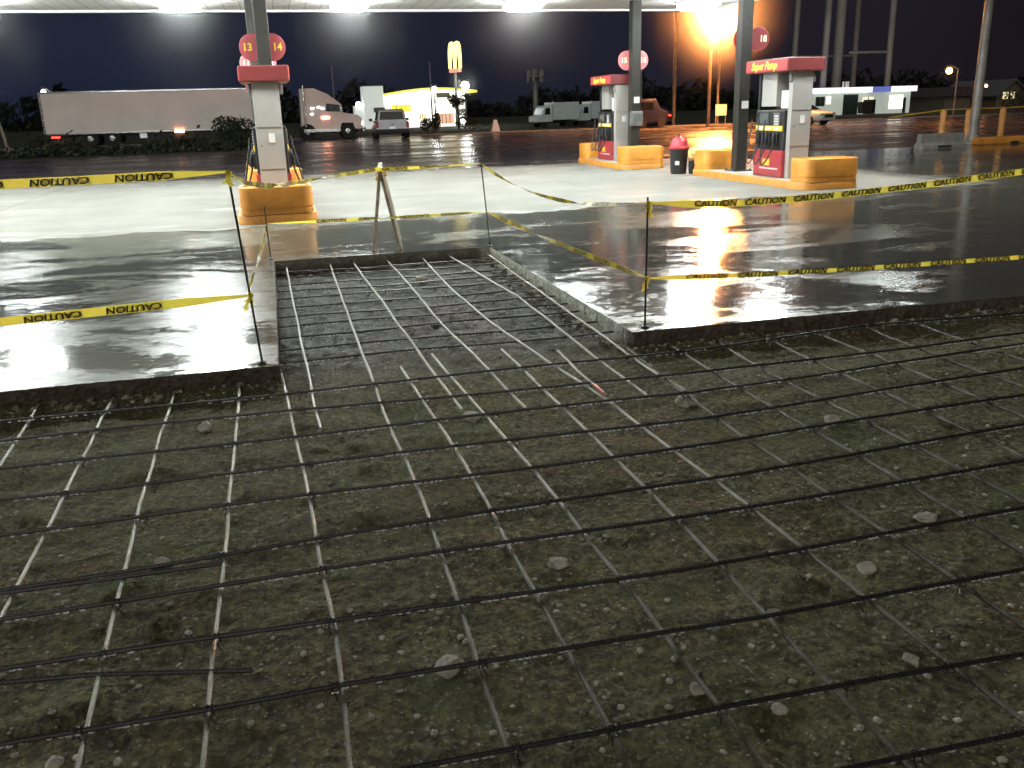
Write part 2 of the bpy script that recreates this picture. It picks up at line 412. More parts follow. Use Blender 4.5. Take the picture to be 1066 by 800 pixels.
xs = np.concatenate([np.linspace(-14, -3.3, 14)[:-1], np.linspace(-3.3, 7.2, 430), np.linspace(7.2, 16, 14)[1:]])
ys = np.concatenate([np.linspace(-8, .8, 12)[:-1], np.linspace(.8, 4, 150)[:-1], np.linspace(4, 11, 250)])
gx, gy = np.meshgrid(xs, ys); gz = dirt_z(gx, gy)
nv = np.stack([gx.ravel(), gy.ravel(), gz.ravel()], 1)
ny, nx = gx.shape; ii = np.arange(ny*nx).reshape(ny, nx)
qf = np.stack([ii[:-1, :-1].ravel(), ii[:-1, 1:].ravel(), ii[1:, 1:].ravel(), ii[1:, :-1].ravel()], 1)
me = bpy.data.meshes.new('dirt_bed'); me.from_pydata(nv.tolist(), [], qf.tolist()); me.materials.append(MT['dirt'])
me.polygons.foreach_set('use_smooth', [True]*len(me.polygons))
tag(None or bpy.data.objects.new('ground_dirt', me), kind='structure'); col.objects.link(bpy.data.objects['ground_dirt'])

# large ground sheet around the excavation
b = MB(); z = -.02
for x0, x1, y0, y1 in ((-900, 900, 61.8, 2500), (-900, -14, -300, 61.8), (16, 900, -300, 61.8), (-14, 16, -300, -8)):
    b.add([(x0, y0, z), (x1, y0, z), (x1, y1, z), (x0, y1, z)], [(0, 1, 2, 3)])
for q in (((-14, -8), (-14, 12)), ((16, -8), (16, 12)), ((-14, -8), (16, -8))):
    (x0, y0), (x1, y1) = q; b.add([(x0, y0, z), (x1, y1, z), (x1, y1, -.6), (x0, y0, -.6)], [(0, 1, 2, 3)])
tag(b.build('ground', MT['verge'], fix=False), kind='structure')

# asphalt lot beyond the apron, and the road behind the hedge
b = MB(); b.add([(-70, 26.25, -.006), (120, 26.25, -.006), (120, 61.5, -.006), (-70, 61.5, -.006)], [(0, 1, 2, 3)])
b.add([(27.6, -20, -.012), (120, -20, -.012), (120, 26.25, -.012), (27.6, 26.25, -.012)], [(0, 1, 2, 3)])
tag(b.build('asphalt_lot', MT['asphalt'], fix=False), kind='structure')
b = MB(); b.box((30, 61.7, .02), (190, .22, .14), 0, .03)
tag(b.build('kerb', MT['concrete']), kind='structure')

# concrete apron with a ragged notch cut into it
def ragged(p, q, n, amp):
    out = []
    for i in range(n):
        f_ = i/n; x = p[0]+(q[0]-p[0])*f_; y = p[1]+(q[1]-p[1])*f_
        L = math.hypot(q[0]-p[0], q[1]-p[1]); nx_, ny_ = -(q[1]-p[1])/L, (q[0]-p[0])/L
        s_ = f_*L; k = 0 if i == 0 else float(fbm(np.array([s_*3.]), np.array([p[0]*7.+p[1]]), 5, 4, .6)[0])*2*amp + random.uniform(-.15, .15)*amp
        out.append((x+nx_*k, y+ny_*k))
    return out
outl = ragged((-30, FRONT), (TX0, FRONT), 900, .024) + ragged((TX0, FRONT), (TX0, TY), 120, .006) + ragged((TX0, TY), (TX1, TY), 60, .005) + \
    ragged((TX1, TY), (TX1, FRONT), 110, .006) + ragged((TX1, FRONT), (27.6, FRONT), 900, .020) + [(27.6, FRONT), (27.6, 26.25), (-30, 26.25)]
n = len(outl); b = MB()
def wob_in(i, dz):
    x, y = outl[i]
    return x + .012*random.uniform(-1, 1), y + .012*random.uniform(-1, 1), dz
tops = [(x, y, 0) for x, y in outl]
lip = [(x+.003*random.uniform(-1, 1), y+.004*random.uniform(-1, 1), -.012-.008*random.random()) for x, y in outl]
mids = [wob_in(i, -.07) for i in range(n)]; bots = [wob_in(i, -.22) for i in range(n)]
b.add(tops, [tuple(range(n))], 0)
allv = tops+lip+mids+bots
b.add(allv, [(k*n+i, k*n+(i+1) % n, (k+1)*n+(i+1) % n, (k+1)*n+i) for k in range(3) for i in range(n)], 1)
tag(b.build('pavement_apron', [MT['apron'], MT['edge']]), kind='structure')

# ================================================================== REBAR
def bar_mesh(pts, r=.0085, rib=.0175, drops=True, hi=1.24, ties=()):
    """deformed bar: ribs along it, water beads hanging below"""
    P_ = [Vector(q) for q in pts]
    seg = [(P_[i+1]-P_[i]).length for i in range(len(P_)-1)]; L = sum(seg)
    n = int(L/rib); b = MB()
    cum = [0]
    for s_ in seg: cum.append(cum[-1]+s_)
    arr = np.array([tuple(q) for q in P_])
    # smooth interpolation
    tt = []; rr_ = []
    for i in range(n):
        for off, k in ((0, 1.), (.32, 1.), (.45, hi), (.75, hi), (.9, 1.)):
            tt.append((i+off)*rib); rr_.append(r*k)
    tt = np.array(tt); q = np.stack([np.interp(tt, cum, arr[:, k]) for k in range(3)], 1)
    if len(P_) > 2:
        w = 41; ker = np.ones(w)/w
        for k in range(3):
            pad = np.concatenate([2*q[0, k]-q[w//2:0:-1, k], q[:, k], 2*q[-1, k]-q[-2:-w//2-1:-1, k]]); q[:, k] = np.convolve(pad, ker, 'valid')[:len(q)]
    b.tube([tuple(a) for a in q], rr_, 7, 0)
    if drops:
        m = int(L/.027)
        for i in range(m):
            if random.random() < .38 or math.sin(i*.13+1.7*math.sin(i*.031))< -.55: continue
            s_ = (i+random.uniform(.3, .7))*.027; k = min(len(q)-1, int(s_/rib*5)); c = q[k]
            rd = random.uniform(.0048, .0068)
            d = q[min(k+5, len(q)-1)]-q[max(k-5, 0)]; d = d/np.linalg.norm(d)
            st = 1.9
            o = len(b.v); b.ball((0, 0, 0), rd, 1, 1)
            for vi in range(o, len(b.v)):
                v = np.array(b.v[vi]); v = v + d*(v@d)*(st-1); b.v[vi] = tuple(v + c + np.array((0, 0, -r-rd*.45)))
    for tx_ in ties:
        c = [float(np.interp(tx_, arr[:, 0], arr[:, k])) for k in range(3)]
        for sg in (-1, 1):
            b.tube([(c[0]-.016, c[1]-.014*sg, c[2]-.016), (c[0]-.006, c[1]-.006*sg, c[2]+.012), (c[0]+.006, c[1]+.006*sg, c[2]+.012), (c[0]+.016, c[1]+.014*sg, c[2]-.016), (c[0], c[1]+.004, c[2]-.028), (c[0]-.016, c[1]-.014*sg, c[2]-.016)], .0024, 5)
        b.tube([(c[0], c[1], c[2]-.026), (c[0]+random.uniform(-.02, .02), c[1]-.02, c[2]-.045)], .003, 5)
    return b
ORD = ['first', 'second', 'third', 'fourth', 'fifth', 'sixth', 'seventh', 'eighth', 'ninth', 'tenth', 'eleventh', 'twelfth', 'thirteenth', 'fourteenth', 'fifteenth']
def wavy(p, q, n=14, amp=.012, z=-.085, za=.008):
    ph = random.uniform(0, 6.3); out = []
    for i in range(n+1):
        f_ = i/n
        out.append((p[0]+(q[0]-p[0])*f_, p[1]+(q[1]-p[1])*f_ + amp*math.sin(ph+f_*5.2)+random.uniform(-amp, amp)*.5, z+za*math.sin(ph*2+f_*9)+random.uniform(-za, za)*.4))
    return out
def rebar(pts, label, group, drops=True, r=.0085, shaded=False, ties=()):
    o = bar_mesh(pts, r*.94 if drops else r, drops=drops, hi=1.11 if drops else 1.10, ties=ties).build('rebar', [MT['rebar'] if drops else MT['rebar_shaded'] if shaded else MT['rebar_pale'], MT['water']], smooth=True, fix=False)
    return tag(o, label, 'rebar', group)
# crosswise bars of the wide pit: world y along x
cross = [[(-2.9, 5.68), (.3, 5.68), (2.8, 5.74), (4.3, 5.9), (6.6, 5.84)], [(-2.9, 5.33), (.28, 5.30), (2.56, 5.19), (5.3, 5.30), (6.6, 5.36)],
         [(-2.8, 4.82), (.25, 4.85), (2.4, 4.82), (5.1, 5.06), (6.6, 5.12)], [(-2.8, 4.42), (.2, 4.39), (2.16, 4.37), (4.6, 4.56), (6.4, 4.62)],
         [(-2.8, 4.0), (.18, 3.98), (2., 3.99), (4.2, 4.13), (6.2, 4.18)], [(-2.6, 3.40), (-1.2, 3.46), (.14, 3.52), (1.8, 3.58), (3.8, 3.70), (6, 3.78)],
         [(-2.6, 3.23), (.12, 3.23), (1.6, 3.24), (3.4, 3.28), (5.6, 3.33)], [(-2.4, 2.92), (-1.0, 2.89), (.1, 2.84), (1.42, 2.82), (3, 2.85), (5.2, 2.88)],
         [(-2.3, 2.51), (.05, 2.46), (1.2, 2.43), (2.6, 2.43), (4.8, 2.42)], [(-2.2, 2.07), (.23, 2.04), (1., 2.02), (2.2, 1.98), (4.5, 1.93)],
         [(-2., 1.74), (1.36, 1.70), (1.9, 1.68), (4.2, 1.64)]]
def dens(pl, z, za=.006, amp=.006):
    out = []; arr = np.array(pl); d = np.concatenate([[0], np.cumsum(np.hypot(*np.diff(arr, axis=0).T))]); n = max(4, int(d[-1]/.45)); ph = random.uniform(0, 6)
    for i in range(n+1):
        s_ = d[-1]*i/n; out.append((np.interp(s_, d, arr[:, 0])+random.uniform(-amp, amp), np.interp(s_, d, arr[:, 1])+random.uniform(-amp, amp), z+za*math.sin(ph+i*.9)))
    return out
for i, c in enumerate(cross):
    rebar(dens(c, -.076), 'dark wet crosswise rebar over the wide pit, %s counted from the slab front edge' % ORD[i], 'crosswise rebars in the wide pit', ties=[x+random.uniform(-.008, .008) for x in (-1.55, -1.14, -.73, -.36, .02, .50, .79, 1.12, 1.55, 1.9, 2.33, 2.73, 3.1, 3.5, 3.95) if random.random() < .6])
rebar(dens([(-2.6, 3.5), (-1.1, 3.44), (-.36, 3.43)], -.09), 'short lap rebar lying just below the sixth crosswise bar at the left', 'lap splice rebars')
rebar(dens([(-2.4, 2.84), (-1.1, 2.86), (-.22, 2.66)], -.09), 'lap rebar crossing under the eighth crosswise bar at the lower left', 'lap splice rebars')
# crosswise bars inside the notch
for i, y in enumerate((6.5, 6.9, 7.3, 7.7, 8.08, 8.5, 8.9, 9.3, 9.7, 10.1, 10.45)):
    rebar(wavy((-.13, y+random.uniform(-.05, .05)), (2.53, y+random.uniform(-.06, .06)), 7, .012, -.098, .006),
          'dark crosswise rebar in the narrow notch, %s counted back from the notch mouth' % ORD[i], 'crosswise rebars in the narrow notch')
# lengthwise bars
LONG = [
 ('pale lengthwise rebar furthest left, cutting the left edge of the photo', [(-1.61, 6.02), (-1.56, 4.9), (-1.55, 3.4), (-1.56, 1.4)], 0),
 ('pale lengthwise rebar running to the left edge, second from the left', [(-1.17, 6.02), (-1.14, 4.3), (-1.14, 3.25), (-1.12, 1.4)], 0),
 ('pale lengthwise rebar, third from the left in front of the left slab', [(-.79, 6.03), (-.77, 4.23), (-.72, 2.84), (-.70, 2.3), (-.70, 1.4)], 0),
 ('pale lengthwise rebar, fourth from the left, almost vertical in the photo', [(-.37, 6.03), (-.36, 4.3), (-.36, 2.7), (-.36, 1.4)], 0),
 ('pale lengthwise rebar starting at the left corner of the notch', [(-.09, 6.2), (-.01, 4.41), (.02, 3.47), (.04, 2.85), (.04, 2.3), (.03, 1.4)], 0),
 ('leftmost lengthwise rebar of the narrow notch, ending past the slab corner', [(.03, 10.83), (.05, 8.84), (.08, 6.66), (.11, 4.95)], 1),
 ('long lengthwise rebar from the notch back wall through to the foreground', [(.54, 10.83), (.51, 7.47), (.50, 4.93), (.52, 3.8), (.50, 2.91), (.48, 2.47), (.47, 1.4)], 1),
 ('bright lengthwise rebar beginning mid pit right of the long notch bar', [(.73, 6.09), (.76, 5.11), (.79, 4.35), (.80, 3.6), (.79, 2.9), (.80, 2.45), (.79, 1.3)], 0),
 ('third lengthwise rebar of the notch, ending by the pale rubble', [(.81, 10.83), (.88, 8.36), (.89, 7.32), (.93, 5.96), (.96, 5.01)], 1),
 ('lengthwise rebar starting beside the third notch bar, running to the bottom', [(1.01, 6.36), (1.05, 5.11), (1.11, 4.06), (1.12, 3.53), (1.14, 2.87), (1.15, 2.3), (1.16, 1.3)], 0),
 ('fourth lengthwise rebar of the notch, ending in mid pit', [(1.22, 10.83), (1.25, 8.5), (1.24, 7.11), (1.30, 6.01), (1.33, 4.91)], 1),
 ('lengthwise rebar beginning right of the fourth notch bar, fading toward the bottom', [(1.53, 6.29), (1.54, 5.14), (1.55, 4.4), (1.56, 3.7), (1.56, 2.9), (1.53, 2.2), (1.53, 1.2)], 0),
 ('fifth lengthwise rebar of the notch, continuing far across the pit', [(1.65, 10.83), (1.61, 8.55), (1.65, 7.06), (1.74, 6.04), (1.85, 4.89), (1.88, 4.01), (1.91, 3.4), (1.93, 2.4), (1.95, 1.2)], 1),
 ('sixth lengthwise rebar of the notch, ending beside a pale stone', [(1.99, 10.83), (2.14, 8.08), (2.11, 6.04), (2.12, 4.89)], 1),
 ('rightmost lengthwise rebar of the notch beside the cut slab side', [(2.46, 10.83), (2.40, 8.23), (2.37, 6.57), (2.36, 5.29), (2.38, 4.9)], 1),
 ('faint lengthwise rebar lapping under the rightmost notch bar', [(2.42, 6.0), (2.36, 5.2), (2.32, 4.3), (2.33, 3.8), (2.34, 2.6), (2.35, 1.3)], 0),
 ('first lengthwise rebar right of the notch corner under the right slab', [(2.76, 6.03), (2.73, 5.25), (2.72, 4.42), (2.71, 3.97), (2.74, 3.4), (2.75, 1.3)], 0),
 ('second lengthwise rebar right of the notch corner under the right slab', [(3.15, 6.04), (3.07, 5.3), (3.05, 4.86), (3.1, 3.2), (3.12, 1.3)], 0),
 ('third lengthwise rebar right of the notch corner, faint beyond the first crossbars', [(3.54, 6.03), (3.48, 5.28), (3.5, 3.6), (3.5, 1.6)], 0),
 ('fourth lengthwise rebar right of the notch corner, poking from the slab', [(3.95, 6.03), (3.97, 5.5), (3.93, 3.6), (3.94, 2.2)], 0),
 ('fifth lengthwise rebar right of the notch corner, near the right edge', [(4.42, 6.02), (4.36, 5.4), (4.36, 3.8), (4.35, 2.4)], 0),
 ('sixth lengthwise rebar right of the notch corner, nearly hidden at the right edge', [(4.85, 6.03), (4.82, 5.2), (4.80, 3.6)], 0)]
for lab, pl, notch in LONG:
    if notch: pts = [(x, y, z) for x, y, z in dens(pl, 0)]; pts = [(x, y, -.082 if y > 6.4 else -.082-.011*min(1, (6.4-y)/.5)) for x, y, _ in pts]
    else: pts = [(x, y, z-.093-.022*max(0, min(1, (3.9-y)/2))*max(0, min(1, (x+.2)/1.2))) for x, y, z in dens(pl, 0, .004)]
    rebar(pts, lab, 'lengthwise rebars', drops=False, shaded=(pl[-1][0] > 2.2 and not notch))
tg = rebar(dens([(1.88, 6.03), (1.86, 5.4), (1.85, 4.93)], -.07), 'short loose lengthwise rebar with a red tag near its end', 'lengthwise rebars', drops=False)
q = MB(); q.tube([(1.853, 5.16, -.07), (1.851, 4.96, -.07)], .0115, 8); q.build('tag', MT['redtag'], tg, smooth=True)

# ---- rocks and gravel in the pit
def stone(b, c, r, flat=.6, mi=0, sub=2):
    o = len(b.v); b.ball((0, 0, 0), r, mi, sub, jit=.10)
    a = random.uniform(0, 6.3); sx = random.uniform(.75, 1.35); ca, sa = math.cos(a), math.sin(a)
    cut = [(Vector((random.gauss(0, 1), random.gauss(0, 1), random.gauss(0, 1))).normalized(), random.uniform(.55, .85)*r) for _ in range(5)]
    for i in range(o, len(b.v)):
        v = Vector(b.v[i])
        for nn, d in cut:
            k = v.dot(nn)-d
            if k > 0: v -= nn*k
        x, y, z = v.x*sx, v.y, v.z*flat
        b.v[i] = (c[0]+x*ca-y*sa, c[1]+x*sa+y*ca, c[2]+z)
def dz(x, y): return float(dirt_z(np.array([float(x)]), np.array([float(y)]))[0])
STN = [(.40, 2.56, .055, 'pale rounded stone under the long bar near the bottom of the photo'), (.98, 3.17, .048, 'pale stone beside the seventh crosswise bar near the middle'),
       (2.36, 4.85, .07, 'pale stone near the end of the sixth notch bar'), (1.02, 5.03, .06, 'pale flat rubble lump at the end of the third notch bar'),
       (-.55, 5.35, .05, 'grey stone between the third and fourth lengthwise bars at the left'), (1.62, 2.55, .03, 'small pale stone right of the bottom centre'),
       (2.15, 2.75, .04, 'white chip right of centre near the ninth crosswise bar'), (1.9, 2.15, .035, 'flat white chip beside the tenth crosswise bar at the lower right'),
       (2.65, 3.02, .042, 'pale stone touching the eighth crosswise bar at the right'), (1.15, 2.22, .03, 'small pale stone just above the tenth crosswise bar'),
       (-.62, 3.62, .035, 'pale stone left of the fourth bar above the lap splice'), (3.0, 4.25, .05, 'pale stone above the fifth crosswise bar at the right'),
       (-.8, 2.44, .028, 'pale stone at the lower left below the ninth crosswise bar'), (1.45, 9.6, .07, 'pale broken lump in the back of the notch'),
       (1.35, 2.06, .028, 'white chip below the tenth crosswise bar near the bottom centre')]
for x, y, r_, lab in STN:
    b = MB(); stone(b, (0, 0, 0), r_, .6, 0, 3); o = b.build('stone', MT['rock']); o.location = (x, y, dz(x, y)+r_*.22); tag(o, lab, 'stone', 'loose stones in the pit')
b = MB()
for i in range(9000):
    y = random.uniform(1.2, 10.7) if random.random() < .75 else random.uniform(1.2, 4); x = random.uniform(-.4-.32*y, 1.3+.9*y)
    if y > FRONT-.03 and not (TX0+.03 < x < TX1-.03): continue
    if x < -2.9 or x > 6.9: continue
    r_ = min(.015, .0032*random.paretovariate(1.9))
    stone(b, (x, y, dz(x, y)+r_*.15), r_, .65, random.choice((0, 0, 1, 1)), 1)
for i in range(1500):                                                # crumbs broken off along the foot of the cut
    k = random.random()
    if k < .55:
        x = random.uniform(-2.9, 6.5); y = FRONT-abs(random.gauss(0, .09))-.01
        if TX0 < x < TX1: continue
    elif k < .8: x = TX1-abs(random.gauss(0, .06))-.01; y = random.uniform(6.1, 10.7)
    else: x = random.uniform(0, 2.4); y = TY-abs(random.gauss(0, .08))-.01
    r_ = min(.03, .006*random.paretovariate(1.7)); stone(b, (x, y, dz(x, y)+r_*.2), r_, .7, random.choice((0, 0, 1)), 1)
tag(b.build('gravel', [MT['pebble'], MT['rock']], fix=False), 'small damp gravel scattered over the dirt in the pit', 'gravel', kind='stuff')

# ================================================================== TAPES, STAKES, TRESTLE
def stake(base, top, label):
    b = MB(); v0, v1 = Vector(base), Vector(top); n = 40
    pts = [v0.lerp(v1, i/(n*2)) for i in range(n*2+1)]
    b.tube(pts, [.0085 if i % 2 else .0068 for i in range(len(pts))], 8)
    o = b.build('rebar_stake', MT['stake'], smooth=True); tag(o, label, 'stake', 'stakes holding the caution tape')
    f_ = MB(); f_.lathe((base[0], base[1], .004), [(.03, 0), (.034, .008), (.012, .016)], 12); f_.build('base_plug', MT['stake'], o, smooth=True)
    return o
S1, S1t = (-.21, 6.2, -.02), (-.292, 6.2, 1.33); S2, S2t = (-.14, 10.96, -.02), (-.15, 10.96, .62)
S3, S3t = (2.52, 10.82, -.02), (2.44, 10.82, 1.02); S4, S4t = (2.64, 6.19, -.02), (2.645, 6.19, .99)
stake(S1, S1t, 'leaning dark steel stake at the near left corner of the notch'); stake(S2, S2t, 'thin short steel stake at the back left corner of the notch')
stake(S3, S3t, 'thin steel stake at the back right corner of the notch'); stake(S4, S4t, 'straight steel stake at the near right corner of the notch')

CAUT = text_geo('CAUTION', .062, .12)
def tape(anchors, label, w=.07, twist=(), flip=1, up_side=False, step=.5, phase=.25, n=120, tuck=.55, thin=0.):
    """ribbon through anchors (x, y, z), its width hanging near vertical; words printed on both faces; twist = list of (fraction, turns, width)"""
    A_ = np.array(anchors, float); d = np.concatenate([[0], np.cumsum(np.linalg.norm(np.diff(A_, axis=0), axis=1))]); L = d[-1]
    s_ = np.linspace(0, L, n); P_ = np.stack([np.interp(s_, d, A_[:, k]) for k in range(3)], 1)
    ker = np.ones(9)/9
    for k in range(3):
        q_ = np.convolve(np.pad(P_[:, k], 4, mode='edge'), ker, 'valid'); q_[0], q_[-1] = P_[0, k], P_[-1, k]; P_[:, k] = q_
    rl = np.zeros(n)
    ph = random.uniform(0, 6)
    for c, turn, wd in twist: rl += turn*2*PI/(1+np.exp(-(s_/L-c)/wd))
    rl += .22*np.sin(s_*1.7+ph)+.12*np.sin(s_*5.3+ph*2)
    def frame(s0):
        q_ = np.array([np.interp(s0, s_, P_[:, k]) for k in range(3)]); e = .02
        t_ = np.array([np.interp(min(L, s0+e), s_, P_[:, k])-np.interp(max(0, s0-e), s_, P_[:, k]) for k in range(3)]); t_ /= np.linalg.norm(t_)
        up_ = np.array((0, 0, 1.)); side = np.cross(t_, up_); side /= np.linalg.norm(side); up_ = np.cross(side, t_)
        a = np.interp(s0, s_, rl); return q_, t_, up_*math.cos(a)+side*math.sin(a), side*math.cos(a)-up_*math.sin(a)
    def wid(s0):
        e = min(1., .25+min(s0, L-s0)/tuck) if tuck else 1.
        return w*(e if e < 1 else 1.)*(1-thin*(.5+.5*math.sin(s0*2.1+ph)))
    b = MB(); vs = []; fs = []
    m = 5
    for i in range(n):
        q_, t_, u_, sd = frame(s_[i]); ww = wid(s_[i])
        for k in range(m):
            f_ = k/(m-1)-.5; vs.append(q_+u_*f_*ww+sd*.0015*math.cos(f_*PI)*math.sin(s_[i]*6+ph))
    for i in range(n-1):
        for k in range(m-1): fs.append((i*m+k, i*m+k+1, (i+1)*m+k+1, (i+1)*m+k))
    b.add(vs, fs, 0)
    cv, cf = CAUT; c = phase
    while c < L-.25:
        if c > .25:
            for face in (1, -1):
                vv = []
                for x, y, _ in cv:
                    xx = x*1.25*flip*face; s0 = min(L-.01, max(.01, c+xx)); q_, t_, u_, sd = frame(s0); k = wid(s0)/w
                    f_ = y*(1 if not up_side else -1)
                    xx2 = s0
                    vv.append(q_+u_*f_*k*.98+sd*(.0028*face)+sd*.0015*math.cos(f_/w*PI)*math.sin(s0*6+ph))
                b.add(vv, cf, 1)
        c += step
    o = b.build('caution_tape', [MT['tape'], MT['ink']], smooth=True, fix=False)
    return tag(o, label, 'caution tape', 'runs of caution tape')
TAPES = True
def sag(p, q, k, n=9):
    p, q = Vector(p), Vector(q); return [tuple(p.lerp(q, i/(n-1))-Vector((0, 0, k*4*(i/(n-1))*(1-i/(n-1))))) for i in range(n)]
tape(sag((-4.6, 6.35, 1.32), (-.29, 6.2, 1.30), .03), 'yellow caution tape run at the upper left, tied to the leaning stake', .058, up_side=True, flip=-1, phase=.3)
tape([(-.29, 6.2, 1.30), (-.2, 6.9, 1.17), (-.02, 8.0, 1.06), (.5, 9.6, 1.01), (1.24, 11.0, .985), (1.8, 10.93, .985), (2.445, 10.82, 1.01)], 'twisted caution tape from the leaning stake over the wooden trestle', .05, [(.3, .5, .02), (.55, .5, .03)], tuck=.8, thin=.5)
tape(sag((-4.6, 6.3, .36), (-.24, 6.2, .48), .015), 'yellow caution tape run at the lower left with upside down lettering', .06, up_side=True, flip=-1, phase=.12)
tape(sag((-.245, 6.2, .53), (-.145, 10.96, .42), .06), 'pale twisted caution tape along the left side of the notch', .045, [(.4, .5, .1)], tuck=.8, thin=.4)
tape(sag((-.145, 10.96, .42), (2.485, 10.82, .43), .012), 'thin caution tape run across the back of the notch, low down', .035, [(.5, .5, .05)], thin=.3)
tape(sag((2.445, 10.82, 1.0), (2.645, 6.19, .95), .17), 'slack caution tape dipping between the two right stakes, upper run', .045, [(.35, .5, .08), (.7, .5, .05)], tuck=.8, thin=.6)
tape(sag((2.485, 10.82, .43), (2.645, 6.19, .39), .02), 'caution tape along the right side of the notch, low run', .05, [(.45, .5, .06)], tuck=.8, thin=.3)
tape([(2.645, 6.19, .95), (2.9, 6.19, .925), (3.4, 6.19, .905), (4.1, 6.2, .915), (5.1, 6.2, .965), (6.1, 6.2, 1.035), (9.5, 6.4, 1.24)], 'upright lettered caution tape rising to the right, upper run', .052, phase=.55, step=.42, tuck=.4)
tape([(2.645, 6.19, .385), (3.4, 6.19, .35), (4.5, 6.2, .325), (6.1, 6.2, .31), (9.5, 6.4, .30)], 'narrow folded caution tape at the right above the pit edge, lower run', .036, phase=.5, step=.44, tuck=.3)
# knot tails
def knot(c, label, parent):
    b = MB()
    for k in range(3):
        a = random.uniform(0, 6.3); d = Vector((math.cos(a)*.03, math.sin(a)*.03, -random.uniform(.05, .12)))
        p0 = Vector(c); u_ = Vector((.014, 0, .004)); vs = []
        for i in range(6):
            f_ = i/5; q_ = p0+d*f_+Vector((.012*math.sin(f_*5+k), 0, 0)); vs += [q_-u_, q_+u_]
        b.add(vs, [(2*i, 2*i+1, 2*i+3, 2*i+2) for i in range(5)])
    b.tube([Vector(c)+Vector((0, 0, -.012)), Vector(c)+Vector((0, 0, .012))], .014, 8)
    return b.build('tape_knot', MT['tape'], parent, fix=False)
for nm, c in (('rebar_stake', (-.29, 6.19, 1.3)), ('rebar_stake.003', (2.645, 6.18, .95)), ('rebar_stake.003', (2.645, 6.18, .39)), ('rebar_stake', (-.24, 6.19, .49))):
    knot(c, '', bpy.data.objects[nm])

# wooden trestle, seen end on
t_ = thing('wooden_trestle', 'weathered wooden A shaped trestle with yellow tape wrapped round its top', 'trestle', (1.27, 11.05, 0), R(-7))
def plank(p, q, w, d, nm):
    p, q = Vector(p), Vector(q); a = (q-p).normalized(); b = MB()
    rot = a.to_track_quat('Z', 'Y').to_matrix()
    b.box((p+q)/2, (w, d, (q-p).length), 0, .006, rot=rot); return b.build(nm, MT['timber'], t_)
for y in (0, .95):
    plank((-.17, y, 0), (-.03, y, .98), .085, .04, 'leg'); plank((.16, y, 0), (-.02, y+.045, .95), .085, .04, 'leg')
b = MB(); b.box((-.03, .5, .955), (.05, 1.2, .09), 0, .006); b.build('beam', MT['timber'], t_)
b = MB(); b.tube([(-.085, -.03, .93), (0.03, -.03, .95), (.04, .08, .9), (-.09, .09, .88), (-.085, -.03, .86), (.0, -.03, .90)], .011, 6)
b.add([(-.07, -.03, .9), (-.04, -.03, .9), (-.09, -.035, .66), (-.055, -.035, .65), (-.10, -.03, .60), (-.075, -.03, .59)], [(0, 1, 3, 2), (2, 3, 5, 4)])
b.build('tape_wrap', MT['tape'], t_, fix=False)

# ================================================================== CANOPY
CX0, CX1, CY0, CY1, CZ = -19, 13.1, 13.9, 26.1, 4.24
t_ = thing('fuel_canopy', 'large flat white fuel canopy with bright lights covering the pumps', 'canopy', ((CX0+CX1)/2, (CY0+CY1)/2, CZ))
ox, oy = (CX0+CX1)/2, (CY0+CY1)/2
b = MB(); b.box((0, 0, .06), (CX1-CX0-.3, CY1-CY0-.3, .08)); b.build('soffit', MT['soffit'], t_)
for c, d in (((0, (CY1-CY0)/2-.075, .42), (CX1-CX0, .15, .9)), ((0, -(CY1-CY0)/2+.075, .42), (CX1-CX0, .15, .9)), (((CX1-CX0)/2-.075, 0, .42), (.15, CY1-CY0-.304, .9)), ((-(CX1-CX0)/2+.075, 0, .42), (.15, CY1-CY0-.304, .9))):
    b = MB(); b.box(c, d, 0, .02); b.build('fascia', MT['fascia'], t_)
b = MB(); b.box((0, 0, .70), (CX1-CX0-.31, CY1-CY0-.31, .08)); b.build('roof_deck', MT['chassis'], t_)
for x in (-14.6, -10.4, -6.15, -1.75, 2.2, 6.6, 11.5):
    for y in (14.95, 19.4, 23.7):
        b = MB(); b.box((x-ox, y-oy, .0), (.98, .98, .06), 0, .015); fx = b.build('light_fixture', MT['housing'], t_)
        b = MB(); b.loft([[(x-ox+sx*k, y-oy+sy*k, z) for sx, sy in ((-1, -1), (1, -1), (1, 1), (-1, 1))] for k, z in ((.43, -.032), (.425, -.15), (.34, -.22))]); b.build('lens', MT['lens'], fx)

